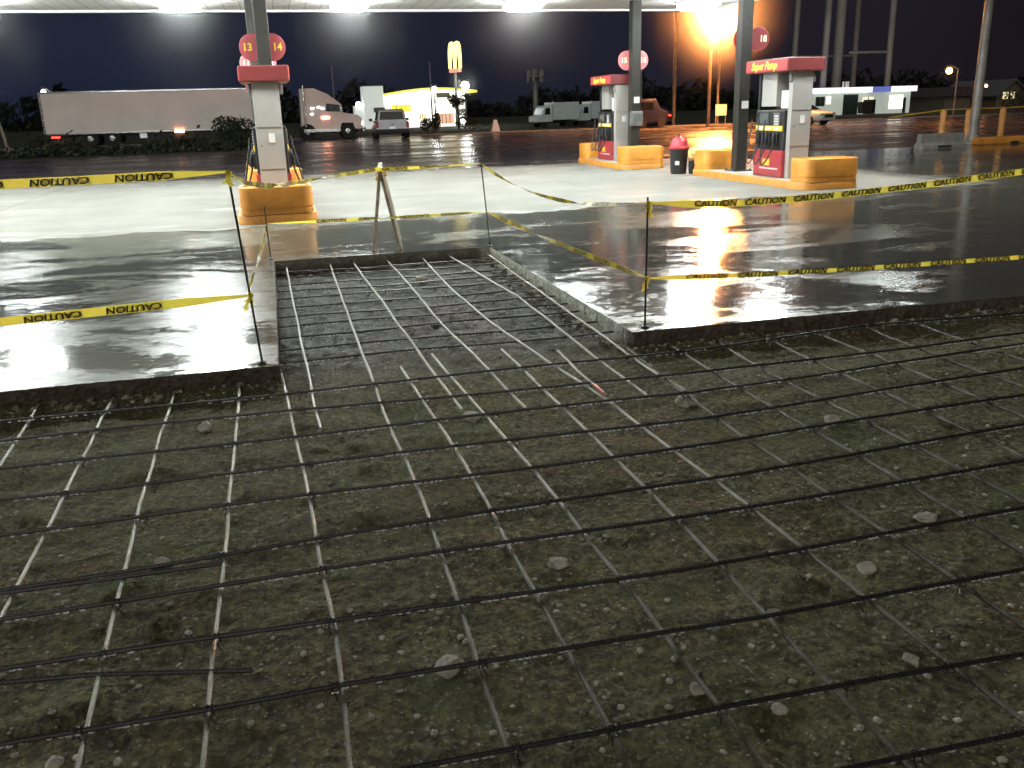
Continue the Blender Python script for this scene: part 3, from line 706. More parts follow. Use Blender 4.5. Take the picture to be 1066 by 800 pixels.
# ================================================================== PUMP ISLANDS
def column(x, y, label, paper=False):
    t_ = thing('canopy_column', label, 'column', (x, y, .14), 0, 'canopy columns')
    b = MB(); b.box((0, 0, 2.05), (.25, .25, 4.08), 0, .012); b.build('shaft', MT['column'], t_)
    b = MB(); b.box((0, 0, .012), (.46, .46, .025), 0, .004)
    for sx in (-1, 1):
        for sy in (-1, 1): b.lathe((sx*.19, sy*.19, .025), [(.018, 0), (.018, .03), (.008, .034)], 6)
    b.build('base_plate', MT['column'], t_)
    if paper:
        b = MB(); b.box((.02, -.13, paper), (.16, .012, .16), 0, .003); b.build('notice', MT['white'], t_)
    return t_
def guard(x, y, nm, p):
    """yellow rounded steel guard, open hoop with a flat top"""
    b = MB(); rings = []
    hw, hd, rr_ = .56, .36, .17
    def rect(k, z):
        out = []
        for cx_, cy_, a0 in ((hw-rr_, hd-rr_, 0), (-hw+rr_, hd-rr_, 90), (-hw+rr_, -hd+rr_, 180), (hw-rr_, -hd+rr_, 270)):
            for i in range(7):
                a = R(a0+i*15); out.append((x+cx_+(rr_-k)*math.cos(a), y+cy_+(rr_-k)*math.sin(a), z))
        return out
    b.loft([rect(0, 0), rect(0, .07), rect(.012, .075), rect(.012, .10), rect(0, .105), rect(0, .40), rect(.006, .418), rect(.02, .425), rect(.05, .425), rect(.055, .40)])
    return b.build(nm, MT['yellow'], p, smooth=True)
def island(x, y0, y1, label):
    t_ = thing('pump_island', label, 'pump island', (x, y0, 0), 0, 'pump islands')
    b = MB(); L = y1-y0; rings = []
    def rr(k, z, r_=.3, hw=.62):
        out = []
        for cx_, cy_, a0 in ((hw-r_, L-r_, 0), (-hw+r_, L-r_, 90), (-hw+r_, r_, 180), (hw-r_, r_, 270)):
            for i in range(7):
                a = R(a0+i*15); out.append((cx_+(r_-k)*math.cos(a), cy_+(r_-k)*math.sin(a), z))
        return out
    b.loft([rr(0, -.01), rr(0, .115), rr(.012, .135), rr(.04, .14)]); b.build('kerb_ring', MT['yellow'], t_, smooth=True)
    b = MB(); b.loft([rr(.07, .10), rr(.07, .143)]); b.build('top_slab', MT['kerbtop'], t_)
    for gy in (.37, L-.40): o = guard(0, gy, 'guard', t_); o.location.z = .144
    return t_
TXT_TOP = text_geo('Super Pump', .20, .35)
def pump():
    """two-sided dispenser: local x = +-faces, local y 0..1.3 along the island, z from the island top"""
    t_ = thing('fuel_pump', '', 'fuel pump', (0, 0, 0), 0, 'fuel pumps')
    b = MB(); b.box((0, .07, 1.02), (.44, .14, 2.04), 0, .012); post = b.build('end_post', MT['steel'], t_)
    for z_ in (1.30, .62): b = MB(); b.box((0, -.003, z_), (.40, .012, .006)); b.build('seam', MT['grey'], post)
    b = MB(); b.lathe((-.15, -.003, 1.0), [(.014, -.012), (.014, .01)], 10, 0, 'Y'); b.build('lock', MT['grey'], post)
    b = MB(); b.box((.03, -.005, 1.12), (.10, .012, .15), 0, .004); b.build('sticker', MT['white'], post)
    b = MB(); b.box((0, -.004, .16), (.20, .02, .26), 0, .004); b.build('access_hatch', MT['black'], post)
    b = MB(); b.box((0, 1.28, 1.02), (.40, .08, 2.04), 0, .01); b.build('end_post', MT['black'], t_)
    b = MB(); b.box((0, .69, .27), (.58, 1.09, .52), 0, .02); b.build('lower_panel', MT['red'], t_)
    b = MB(); b.box((0, .69, .92), (.54, 1.09, .77), 0, .02); b.build('upper_body', MT['black'], t_)
    b = MB(); b.box((0, .95, 1.70), (.34, .56, .66), 0, .012); up_ = b.build('valance_panel', MT['steel'], t_)
    b = MB(); b.box((0, .42, 1.50), (.22, .30, .34), 0, .008); b.build('poster', MT['white'], t_)
    for s_ in (-1, 1):
        b = MB(); b.box((s_*.275, .90, 1.14), (.02, .34, .2), 0, .006); b.build('screen', MT['screen'], t_)
        b = MB(); b.box((s_*.276, .42, 1.12), (.022, .22, .26), 0, .006)
        for i in range(3):
            for k in range(4): b.box((s_*.290, .36+i*.055, 1.04+k*.05), (.008, .035, .03), 1)
        b.build('keypad', [MT['grey'], MT['white']], t_)
        b = MB(); b.box((s_*.277, .70, .955), (.024, 1.02, .10), 0, .006)
        for k in range(3): b.box((s_*.292, .40+k*.30, .955), (.01, .18, .06), 1)
        b.build('grade_strip', [MT['gold'], MT['white']], t_)
        for k in range(3):
            y = .38+.29*k
            b = MB(); b.box((s_*.295, y, .74), (.05, .14, .26), 0, .015); cr = b.build('nozzle_holster', MT['black'], t_)
            b = MB(); b.tube([(s_*.34, y, .84), (s_*.36, y, .76), (s_*.35, y, .64)], [.02, .034, .03], 8)
            b.tube([(s_*.35, y, .80), (s_*.33, y+.05, .88), (s_*.31, y+.06, .90)], [.022, .018, .014], 8)
            b.tube([(s_*.395, y, .80), (s_*.405, y, .72), (s_*.38, y, .66)], .008, 6); b.build('nozzle', MT['rubber'], cr, smooth=True)
            pts = []
            for i in range(17):
                a = i/16
                pts.append((s_*(.35+.16*math.sin(a*PI)), y+.30*a*(1 if k else 1.2)-(.0), .64-.60*math.sin(a*PI)**.8+(.48*a)))
            b = MB(); b.tube(pts, .014, 8); b.build('hose', MT['rubber'], t_, smooth=True)
        b = MB(); b.box((s_*.291, .62, .17), (.012, .70, .03), 0, .004)
        b.box((s_*.291, .72, .29), (.012, .26, .13), 1, .004); b.build('badge', [MT['white'], MT['gold']], t_)
    b = MB(); b.box((0, .72, 2.145), (.80, 1.62, .25), 0, .02); tp = b.build('topper', MT['topper'], t_)
    for s_ in (-1, 1):
        b = MB(); b.box((s_*.402, .72, 2.145), (.012, 1.55, .2), 0, .004)
        v, f = TXT_TOP; b.add([(s_*.411, .80+(-s_ if s_ > 0 else 1)*0 + (x if s_ > 0 else -x), 2.145+y) for x, y, _ in v], f, 1)
        b.build('sign_face', [MT['topper_lit'], MT['gold_lit']], tp, fix=False)
    for s_ in (-1, 1):
        b = MB(); b.lathe((s_*.245, .03, 1.9), [(.02, -.09), (.04, -.07), (.04, .07), (.02, .09)], 10); b.build('speaker', MT['grey'], post, smooth=True)
    return t_
def number_sign(x, y, z, a, c, label, mat, ink):
    t_ = thing('number_sign', label, 'pump sign', (x, y, z), 0, 'pump number signs')
    for s_, tx in ((-1, a), (1, c)):
        b = MB(); b.lathe((s_*.175, 0, 0), [(.24, -.03), (.25, -.022), (.25, .022), (.24, .03)], 28, 0, 'Y')
        o = b.build('disc', mat, t_, smooth=True); o.location.y = .0015*s_
        v, f = text_geo(tx, .19)
        for fc in (1, -1):
            b = MB(); b.add([(s_*.275+q[0]*fc*.95, -.034*fc, q[1]) for q in v], f); b.build('numeral', ink, o, fix=False)
    return t_
P0 = pump(); P0.location = (0, 15.95, .143); P0['label'] = 'fuel pump seen end on behind the orange guard, in front of the number signs'
island(0, 14.6, 19.9, 'pump island at the left with the orange guard seen head on')
column(.05, 18.35, 'grey canopy column rising behind the left fuel pump')
number_sign(.03, 18.56, 2.86, '13', '14', 'red 13 and 14 number sign on the left column', MT['disc'], MT['gold'])
# second row behind the left island
island(-.05, 22.2, 26.2, 'pump island mostly hidden behind the left fuel pump')
dup(P0, (-.05, 23.8, .143), 0, 'fuel pump of the back row hidden behind the left one')
column(-.15, 23.3, 'canopy column hidden behind the left fuel pump')
number_sign(-.1, 23.5, 2.83, '11', '12', 'pink number sign peeking out above the left pump topper', MT['disc_lit'], MT['pale_lit'])
# right island
island(10.18, 15.0, 19.95, 'pump island at the right with an orange guard in front')
dup(P0, (10.07, 16.1, .143), 0, 'large fuel pump at the right with red topper and black hoses')
column(10.14, 18.62, 'grey canopy column left of the right fuel pump', 1.42)
number_sign(10.42, 18.83, 2.93, '17', '18', 'faded red number sign on the right column under the orange lamp', MT['disc'], MT['pale_lit'])
# far island
island(9.45, 22.3, 26.2, 'far pump island with two bright yellow guards')
dup(P0, (9.42, 23.85, .143), 0, 'far fuel pump between the yellow guards, beside the middle column')
cc = column(9.62, 23.55, 'grey canopy column in front of the far fuel pump', 1.60)
b = MB(); b.box((-.02, -.20, 1.12), (.34, .12, .38), 0, .02); b.box((0, -.262, 1.15), (.24, .01, .2), 1, .003); b.build('control_box', [MT['grey'], MT['screen']], cc)
number_sign(9.66, 23.76, 2.76, '15', '16', 'pink number sign on the middle column above the far pump', MT['disc_lit'], MT['pale_lit'])

# washer bin and bucket
t_ = thing('squeegee_bin', 'black bin with a rounded red top standing left of the right island', 'bin', (9.48, 20.35, 0))
b = MB(); b.lathe((0, 0, 0), [(.17, 0), (.19, .02), (.225, .52), (.24, .55), (.24, .59), (.22, .60)], 20, 0, 'Z'); b.build('body', MT['black'], t_, smooth=True)
b = MB(); b.lathe((0, 0, .60), [(.255, -.02), (.26, .02), (.22, .05), (.20, .15), (.15, .23), (.06, .265), (.02, .27)], 20)
for a in (.6, 2.5, 4.2): b.tube([(math.cos(a)*.1, math.sin(a)*.1, .75), (math.cos(a)*.17, math.sin(a)*.17, .92)], .015, 6)
b.build('lid', MT['red'], t_, smooth=True)
b = MB(); b.box((-.12, -.178, .26), (.10, .03, .09), 0, .004, rz=-.55); b.build('sticker', MT['white'], t_)
t_ = thing('bucket', 'small dark bucket standing right beside the bin', 'bucket', (9.80, 20.15, 0))
b = MB(); b.lathe((0, 0, 0), [(.12, 0), (.125, .01), (.15, .28), (.157, .285), (.157, .305), (.14, .305), (.13, .1)], 18); b.build('body', MT['black'], t_, smooth=True)
b = MB(); b.tube([(-.155*math.cos(a), -.10*math.sin(a)*.3, .29-.10*math.sin(a)) for a in [PI*i/10 for i in range(11)]], .005, 6); b.build('handle', MT['steel'], t_, smooth=True)

# ================================================================== VEHICLES
def rrect(x0, x1, z0, z1, r, y, n=4):
    out = []
    for cx_, cz_, a0 in ((x1-r, z1-r, 0), (x0+r, z1-r, 90), (x0+r, z0+r, 180), (x1-r, z0+r, 270)):
        for i in range(n+1):
            a = R(a0+90*i/n); out.append((cx_+r*math.cos(a), y, cz_+r*math.sin(a)))
    return out
def wheel(p, x, y, r, w, nm='wheel'):
    b = MB(); b.lathe((x, y, r), [(r*.55, -w/2), (r*.92, -w/2), (r, -w*.32), (r, w*.32), (r*.92, w/2), (r*.55, w/2)], 22, 0, 'X'); o = b.build(nm, MT['tyre'], p, smooth=True)
    b = MB(); b.lathe((x, y, r), [(r*.2, -w*.53), (r*.56, -w*.47), (r*.56, w*.47), (r*.2, w*.53)], 14, 0, 'X'); b.build('rim', MT['chrome'], o, smooth=True)
    return o
# SUV seen from behind; local y from 0 (rear) to 4.6 (front)
s0 = far(409.5, 146, 55.5)
t_ = thing('parked_suv', 'silver suv with dark rear window seen from behind near the restaurant', 'suv', (s0.x, 55.5, 0), -.06); t_.scale = (1.1, 1, 1)
b = MB(); b.loft([rrect(-.86, .86, .38, 1.0, .10, 0), rrect(-.93, .93, .32, 1.06, .14, .14), rrect(-.95, .95, .30, 1.08, .14, 2.6), rrect(-.94, .94, .32, 1.04, .14, 3.5), rrect(-.88, .88, .36, .95, .14, 4.45), rrect(-.78, .78, .42, .85, .12, 4.6)])
b.loft([rrect(-.80, .80, .98, 1.08, .04, .05), rrect(-.72, .72, 1.0, 1.66, .12, .42), rrect(-.72, .72, 1.0, 1.74, .12, 1.0), rrect(-.72, .72, 1.0, 1.72, .12, 2.4), rrect(-.80, .80, .98, 1.08, .04, 3.35)])
body = b.build('body', MT['silver'], t_, smooth=True)
b = MB(); b.add([(-.68, .10, 1.09), (.68, .10, 1.09), (.60, .385, 1.60), (-.60, .385, 1.60)], [(0, 1, 2, 3)]); b.build('rear_window', MT['glass'], t_, fix=False).location.y = -.04
for s_ in (-1, 1):
    b = MB(); b.add([(s_*.79, .55, 1.10), (s_*.80, 2.9, 1.10), (s_*.735, 2.3, 1.62), (s_*.735, .7, 1.62)], [(0, 1, 2, 3)]); b.build('side_window', MT['glass'], t_, fix=False)
b = MB(); b.add([(-.7, 3.30, 1.10), (.7, 3.30, 1.10), (.62, 2.55, 1.66), (-.62, 2.55, 1.66)], [(3, 2, 1, 0)]); b.build('windscreen', MT['glass'], t_, fix=False).location.y = .05
b = MB(); b.box((0, -.02, .47), (1.84, .16, .26), 0, .06); b.build('bumper', MT['chassis'], t_)
for s_ in (-1, 1):
    b = MB(); b.box((s_*.83, .02, .86), (.16, .10, .34), 0, .02); b.build('tail_light', MT['red'], t_)
    b = MB(); b.box((s_*1.04, 2.75, 1.12), (.2, .1, .16), 0, .03); b.build('mirror', MT['chassis'], t_)
    for y in (.85, 3.65): wheel(t_, s_*.84, y, .36, .24)
b = MB(); b.box((0, -.012, .66), (.34, .02, .15), 0, .004); b.build('number_plate', MT['placard'], t_)
b = MB(); b.box((0, -.008, .86), (.10, .02, .06), 0, .01); b.build('tailgate_handle', MT['chassis'], t_)
# semi truck, heading right (+x); local x
TYY = 60.8
tr = thing('semi_trailer', 'long white semi trailer standing behind the hedge on the left', 'trailer', (-13.1, TYY, 0))
b = MB(); b.box((6.15, 1.25, 2.06), (12.1, 2.5, 2.42), 0, .04); b.build('box', MT['trailer'], tr)
b = MB(); b.box((6.15, -.012, .84), (12.1, .03, .10), 0, .005); b.box((6.15, -.012, 3.23), (12.1, .03, .08), 0, .005)
b.box((.04, -.014, 2.05), (.1, .03, 2.36), 0, .005); b.build('trim_rail', MT['chrome'], tr)
b = MB(); b.box((6.1, 1.25, .70), (11.8, 1.1, .16)); b.build('frame', MT['chassis'], tr)
b = MB(); b.box((8.2, .15, .56), (5.0, .04, .42)); b.build('side_skirt', MT['chassis'], tr)
def twheel(p, x, y): 
    b = MB(); b.lathe((x, y, .5), [(.28, -.28), (.47, -.28), (.5, -.2), (.5, .2), (.47, .28), (.28, .28)], 22, 0, 'Y'); o = b.build('wheel', MT['tyre'], p, smooth=True)
    b = MB(); b.lathe((x, y, .5), [(.08, -.30), (.12, -.30), (.28, -.24), (.28, .24), (.1, .3)], 16, 0, 'Y'); b.build('rim', MT['chrome'], o, smooth=True)
for x in (2.5, 3.75):
    for y in (.3, 2.2): twheel(tr, x, y)
for y in (.3, 2.2):
    b = MB(); b.box((9.9, y, .42), (.12, .1, .62)); b.box((9.9, y, .06), (.3, .24, .05)); b.build('landing_leg', MT['chassis'], tr)
b = MB(); b.box((.6, -.035, .66), (.5, .03, .10), 0, .01); b.build('tail_light', MT['tail'], tr)
b = MB(); b.box((7.7, -.045, .80), (.55, .05, .14), 0, .02); b.build('marker_light', MT['marker'], tr)
b = MB(); b.box((5.55, .11, .60), (.42, .03, .28), 0, .01); b.build('placard', MT['placard'], tr)
b = MB(); b.box((1.5, .35, .5), (.03, .55, .6)); b.build('mud_flap', MT['chassis'], tr)
tc = thing('truck_tractor', 'pale sleeper cab truck tractor with marker lights beside the suv', 'truck', (2.0, TYY-1.2, 0))
side = [(0, .75), (.05, 3.1), (.9, 3.12), (1.75, 2.75), (2.45, 2.2), (2.55, 2.12), (2.62, 1.62), (3.55, 1.45), (3.78, 1.25), (3.82, .62), (3.3, .62), (3.2, 1.0), (2.5, 1.0), (2.35, .62), (.3, .62)]
b = MB(); b.prism(side, .05, 2.35, 'Y'); bd = b.build('body', MT['cab'], tc)
b = MB(); b.add([(1.55, .043, 1.72), (2.45, .043, 1.68), (2.42, .043, 2.1), (1.62, .043, 2.2)], [(0, 1, 2, 3)]); b.build('side_window', MT['glass'], tc, fix=False)
b = MB(); b.add([(2.64, .2, 1.66), (2.64, 2.2, 1.66), (2.50, 2.2, 2.18), (2.50, .2, 2.18)], [(0, 1, 2, 3)]); b.build('windscreen', MT['glass'], tc, fix=False)
b = MB(); b.box((1.25, -.02, .56), (2.3, .22, .22), 0, .04); b.build('side_step', MT['chrome'], tc)
b = MB(); b.box((1.6, 1.2, .52), (4., .9, .25)); b.build('chassis', MT['chassis'], tc)
for x in (.35, 2.86):
    for y in (.28, 2.12): twheel(tc, x, y)
b = MB(); b.box((3.88, 1.2, .55), (.22, 2.3, .34), 0, .06); b.build('bumper', MT['chrome'], tc)
b = MB(); b.box((3.80, .18, .95), (.1, .3, .22), 0, .04); b.build('headlight', MT['head'], tc)
b = MB(); b.box((3.80, 2.2, .95), (.1, .3, .22), 0, .04); b.build('headlight', MT['head'], tc)
for x, z, w in ((.75, 1.92, .38), (1.12, 1.98, .3), (1.36, 1.9, .34), (.68, 1.58, .34)):
    b = MB(); b.box((x, .035, z), (w*.5, .03, .05), 0, .01); b.build('marker_light', MT['lamp_small'], tc)
b = MB(); b.box((1.5, .03, 1.34), (.48, .04, .10), 0, .02); b.build('running_light', MT['marker'], tc)
b = MB(); b.tube([(.25, -.0, .8), (.25, -.02, 3.3)], .07, 10); b.build('exhaust_stack', MT['chrome'], tc, smooth=True)
b = MB(); b.box((2.5, -.13, 1.9), (.1, .2, .4), 0, .04); b.build('mirror', MT['chrome'], tc)
# far white box trucks, cab at the left
def box_truck(label, loc):
    t_ = thing('box_truck', label, 'truck', loc, .12, 'far white trucks')
    b = MB(); b.box((2.0, .9, 1.25), (2.3, 1.8, 1.35), 0, .03); b.build('box', MT['white_paint'], t_)
    b = MB(); b.prism([(-.55, .45), (-.55, .85), (-.1, 1.0), (.1, 1.55), (.25, 1.68), (.8, 1.72), (.8, .45)], .05, 1.75, 'Y'); b.build('cab', MT['white_paint'], t_)
    b = MB(); b.add([(.12, .044, 1.0), (.6, .044, 1.0), (.6, .044, 1.5), (.22, .044, 1.5)], [(0, 1, 2, 3)]); b.build('side_window', MT['glass'], t_, fix=False)
    b = MB(); b.box((1.4, .9, .42), (3.6, .8, .16)); b.build('chassis', MT['chassis'], t_)
    for x in (.1, 2.4):
        for y in (.2, 1.6):
            b = MB(); b.lathe((x, y, .32), [(.15, -.14), (.3, -.14), (.32, 0), (.3, .14), (.15, .14)], 16, 0, 'Y'); o = b.build('wheel', MT['tyre'], t_, smooth=True)
    b = MB(); b.tube([(.92, .2, .6), (.92, .2, 2.05)], .05, 8); b.build('exhaust_stack', MT['chrome'], t_, smooth=True)
    return t_
q = far(566, 129, 71); w1 = box_truck('white box truck far off beyond the grass, left of the far pump', (q.x, 71, .0))
q = far(606, 129, 72); dup(w1, (q.x, 72, .0), .12, 'white truck partly hidden behind the far fuel pump')
# dark van with red tail lights
q = far(674, 130, 60)
t_ = thing('dark_van', 'dark navy van with red tail lights far behind the middle column', 'van', (q.x-.7, 60, 0), .0)
b = MB(); b.loft([[(a[1], a[0], a[2]) for a in rrect(0, 1.9, .3, z1, .15, y)] for y, z1 in ((-.1, 1.75), (.1, 1.95), (1.3, 1.95), (1.7, 1.3), (2.2, 1.1))]); b.build('body', MT['navy'], t_, smooth=True)
b = MB(); b.add([(.2, -.01, 1.2), (1.2, -.01, 1.2), (1.1, -.01, 1.7), (.2, -.01, 1.7)], [(0, 1, 2, 3)]); b.build('side_window', MT['glass'], t_, fix=False)
for x in (.35, 1.75):
    b = MB(); b.lathe((x, .05, .33), [(.15, -.1), (.3, -.1), (.33, 0), (.3, .1), (.15, .1)], 16, 0, 'Y'); b.build('wheel', MT['tyre'], t_, smooth=True)
q2 = far(692, 124, 66)
t_ = thing('far_car', 'small dark car showing two red tail lights beyond the bin', 'car', (q2.x, 66, 0))
b = MB(); b.loft([rrect(-.8, .8, .3, .9, .15, 0), rrect(-.85, .85, .28, .95, .15, .3), rrect(-.85, .85, .28, .95, .15, 3.6), rrect(-.7, .7, .35, .75, .12, 4.1)])
b.loft([rrect(-.7, .7, .85, .95, .04, .3), rrect(-.58, .58, .85, 1.4, .12, .9), rrect(-.58, .58, .85, 1.4, .12, 1.9), rrect(-.7, .7, .85, .95, .04, 2.8)]); b.build('body', MT['navy'], t_, smooth=True)
for s_ in (-1, 1):
    b = MB(); b.box((s_*.40, -.03, .72), (.22, .06, .12), 0, .02); b.build('tail_light', MT['tail'], t_)
    for y in (.7, 3.2): wheel(t_, s_*.74, y, .3, .2)
# pale car parked before the right building, front toward us
q = far(862, 131, 52)
t_ = thing('parked_car', 'pale car lit orange parked in front of the low white building', 'car', (q.x, 52, 0), .42)
b = MB(); b.loft([rrect(-.75, .75, .32, .72, .12, 0), rrect(-.86, .86, .25, .82, .15, .25), rrect(-.88, .88, .25, .90, .15, 1.2), rrect(-.88, .88, .25, .95, .15, 3.6), rrect(-.78, .78, .35, .9, .12, 4.3)])
b.loft([rrect(-.76, .76, .84, .92, .03, 1.05), rrect(-.62, .62, .84, 1.42, .12, 1.9), rrect(-.60, .60, .84, 1.45, .12, 2.6), rrect(-.62, .62, .84, 1.38, .12, 3.3), rrect(-.74, .74, .84, .92, .03, 4.0)]); b.build('body', MT['white_paint'], t_, smooth=True)
b = MB(); b.add([(-.66, 1.12, .95), (.66, 1.12, .95), (.56, 1.85, 1.36), (-.56, 1.85, 1.36)], [(0, 1, 2, 3)]); b.build('windscreen', MT['glass'], t_, fix=False).location.z = .03
b = MB(); b.box((0, -.01, .56), (.9, .06, .2), 0, .02); b.build('grille', MT['chassis'], t_)
for s_ in (-1, 1):
    b = MB(); b.box((s_*.66, .06, .68), (.3, .12, .14), 0, .04); b.build('headlight', MT['clear_lamp'], t_)
    b = MB(); b.add([(s_*.80, 1.5, .95), (s_*.80, 3.7, .95), (s_*.645, 3.2, 1.34), (s_*.645, 2.0, 1.36)], [(0, 1, 2, 3)]); b.build('side_window', MT['glass'], t_, fix=False)
    for y in (.85, 3.45): wheel(t_, s_*.80, y, .32, .2)

# ================================================================== BUILDINGS
# lit restaurant with the arched roof edge
BY = 92.
def bx(b, x0, x1, y0, y1, z0, z1, mi=0, bev=0): return b.box(((x0+x1)/2, (y0+y1)/2, (z0+z1)/2), (x1-x0, y1-y0, z1-z0), mi, bev)
t_ = thing('restaurant', 'brightly lit fast food restaurant with curved yellow roof edge and square tower', 'restaurant', (9.2, BY, -.02))
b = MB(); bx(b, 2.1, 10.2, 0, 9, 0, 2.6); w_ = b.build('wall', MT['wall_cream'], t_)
b = MB(); bx(b, 0, 1.95, -.3, 2.5, 0, 4.0); bx(b, -.12, 2.07, -.42, 2.62, 4.0, 4.14, 1); tw = b.build('tower', [MT['wall_pale'], MT['roof_dark']], t_)
b = MB(); bx(b, -.85, -.003, .8, 2.5, 0, 2.2); b.build('side_wing', MT['wall_pale'], t_)
b = MB(); b.ball((-.45, .72, 2.35), .26, 0, 2, (1, .35, 1)); b.build('round_sign', MT['lamp_small'], t_, smooth=True)
arc = [(2.0+9.2*i/16, 3.0+.72*math.sin(PI*(.12+.70*i/16))) for i in range(17)]
b = MB(); b.prism(arc+[(x, z-.20) for x, z in arc[::-1]], -1.0, 9.2, 'Y'); b.build('roof', MT['roof_yellow'], t_)
b = MB(); b.prism([(x, z-.22) for x, z in arc[1:-2]]+[(10.1, 2.6), (2.6, 2.6)], -.05, 9, 'Y'); b.build('clerestory', MT['window_lit'], t_)
b = MB(); bx(b, 7.2, 8.6, -.1, -.055, 2.75, 3.25); b.build('roof_screen', MT['grey'], t_)
for x0, x1, z0, z1, m in ((2.7, 4.6, 1.55, 2.2, 'roof_yellow'), (4.9, 6.6, 1.5, 1.95, 'window_lit'), (6.9, 9.1, 1.35, 2.2, 'window_lit'), (2.7, 4.4, .3, 1.35, 'window_lit'), (5.3, 6.2, .75, 1.3, 'window_warm'), (6.5, 7.1, .3, 1.2, 'window_lit'), (7.3, 8.9, .25, 1.25, 'door_warm')):
    b = MB(); bx(b, x0, x1, -.06, -.003, z0, z1, 0)
    fr = b.build('window', MT[m], t_)
    b = MB()
    for k in range(1, 4): bx(b, x0+(x1-x0)*k/4-.03, x0+(x1-x0)*k/4+.03, -.09, -.063, z0, z1)
    b.build('frame', MT['grey'], fr)
b = MB(); bx(b, .9, 2.0, -.55, -.31, 1.55, 2.0); b.build('door_hood', MT['grey'], tw)
b = MB(); bx(b, 1.1, 1.85, -.36, -.303, .2, 1.4); b.build('door', MT['window_lit'], tw)
# arches on a pole beside it
q = far(474, 75, 84); qb = far(474, 45, 84)
t_ = thing('arch_sign', 'tall lit sign of twin golden arches on a pole above the restaurant', 'sign', (q.x, 84, 0), R(-70))
b = MB(); b.tube([(0, 0, 0), (0, 0, q.z)], [.17, .12], 10); b.build('pole', MT['pole_metal'], t_, smooth=True)
H = qb.z-q.z-.35
for s_ in (-1, 1):
    pts = []
    for i in range(25):
        a = PI*i/24; pts.append((s_*.44-.44*math.cos(a), 0, q.z+.3+H*math.sin(a)**.75))
    b = MB(); b.tube(pts, [.13+.07*math.sin(PI*i/24) for i in range(25)], 8); o = b.build('arch', MT['sign_lit'], t_, smooth=True); o.scale = (1, 1.2, 1)
b = MB(); b.box((0, 0, q.z+.12), (1.7, .3, .34), 0, .03); b.build('panel', MT['sign_base'], t_)
# low white building at the right
RY = 82.; q0 = far(845, 118, RY); q1 = far(946, 118, RY); W = q1.x-q0.x
t_ = thing('roadside_store', 'low white roadside building with a lit white and blue fascia', 'building', (q0.x, RY, -.02))
k = W/101.
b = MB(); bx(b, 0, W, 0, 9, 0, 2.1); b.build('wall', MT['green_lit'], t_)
b = MB(); bx(b, -.6*0, 57*k, -.55, 9.2, 2.1, 2.62); bx(b, 76*k+.02, W+.3, -.55, 9.2, 2.1, 2.62); b.build('fascia', MT['fascia_lit'], t_)
b = MB(); bx(b, 57*k+.01, 76*k+.01, -.56, 9.2, 2.1, 2.62); b.build('blue_fascia', MT['blue_lit'], t_)
b = MB(); bx(b, 31*k, 46*k, -.05, -.003, 0, 1.95); b.build('garage_door', MT['dark_green'], t_)
for x0, x1, z0, z1, m in ((79, 93, .45, 1.75, 'window_lit'), (51, 62, .85, 1.65, 'window_warm'), (3, 12, .9, 1.8, 'dark_green'), (14, 18, 1.1, 1.8, 'window_lit')):
    b = MB(); bx(b, x0*k, x1*k, -.05, -.003, z0, z1); f_ = b.build('window', MT[m], t_)
    b = MB(); bx(b, (x0+x1)/2*k-.04, (x0+x1)/2*k+.04, -.08, -.053, z0, z1); b.build('frame', MT['grey'], f_)
b = MB(); bx(b, 93.5*k, 96.5*k, -.05, -.003, 0, 1.5); b.build('door', MT['dark_green'], t_)
b = MB()
for x in (36, 39, 41): b.tube([(x*k, 1, 2.6), (x*k, 1, 3.2)], .09, 8)
b.build('vent_pipe', MT['white'], t_, smooth=True)
q = far(904, 118, 78); t_ = thing('dumpster_bin', 'dark wheeled bin standing before the low white building', 'bin', (q.x+.3, 79, 0))
b = MB(); b.prism([(-.5, .12), (.5, .12), (.62, 1.1), (-.62, 1.1)], -.4, .4, 'Y'); b.build('body', MT['chassis'], t_)
b = MB(); b.box((0, 0, 1.15), (1.34, .9, .09), 0, .03); b.build('lid', MT['dark_green'], t_)
q = far(921, 118, 78); t_ = thing('ice_freezer', 'dark upright freezer box beside the bright window of the low building', 'freezer', (q.x, 80.5, 0))
b = MB(); b.box((0, 0, .7), (.95, .7, 1.36), 0, .04); b.build('body', MT['dark_green'], t_)
b = MB(); b.box((0, -.37, .75), (.7, .03, 1.0), 0, .01); b.build('door', MT['glass'], t_)
# gabled house and its neighbour
def house(name, label, x0, x1, Y, ze, za, ridge_x=True):
    t_ = thing(name, label, 'house', (x0, Y, -.02)); w = x1-x0
    b = MB(); b.prism([(0, 0), (w, 0), (w, ze)]+([(w/2, za-.1)] if ridge_x else [])+[(0, ze)], 0, 9, 'Y'); b.build('wall', MT['siding'], t_)
    b = MB()
    if ridge_x:
        for s_ in (-1, 1):
            e = w/2+s_*(w/2+.35); zz = ze-.35*(za-ze)/(w/2)
            b.prism([(w/2, za), (e, zz), (e, zz-.16), (w/2, za-.16)], -.4, 9.4, 'Y')
    else:
        b.prism([(-.4, ze-.05), (w+.4, ze-.05), (w-.6, za), (.6, za)], -.4, 9, 'Y')
    b.build('roof', MT['roof_dark'] if not ridge_x else MT['grey'], t_); return t_
a = far(1038, 97, 90); c = far(1056, 82, 90)
h_ = house('gabled_house', 'gabled house with two warm lit windows at the far right', a.x, 2*c.x-a.x, 90, a.z, c.z)
for x0, x1 in ((.30, .62), (.80, 1.05)):
    w = c.x-a.x; b = MB(); bx(b, x0*w+.2, x1*w+.2, -.05, -.003, 1.0, 1.75); f_ = b.build('window', MT['window_warm'], h_)
    b = MB(); bx(b, (x0+x1)/2*w+.17, (x0+x1)/2*w+.23, -.08, -.053, 1.0, 1.75); b.build('frame', MT['white'], f_)
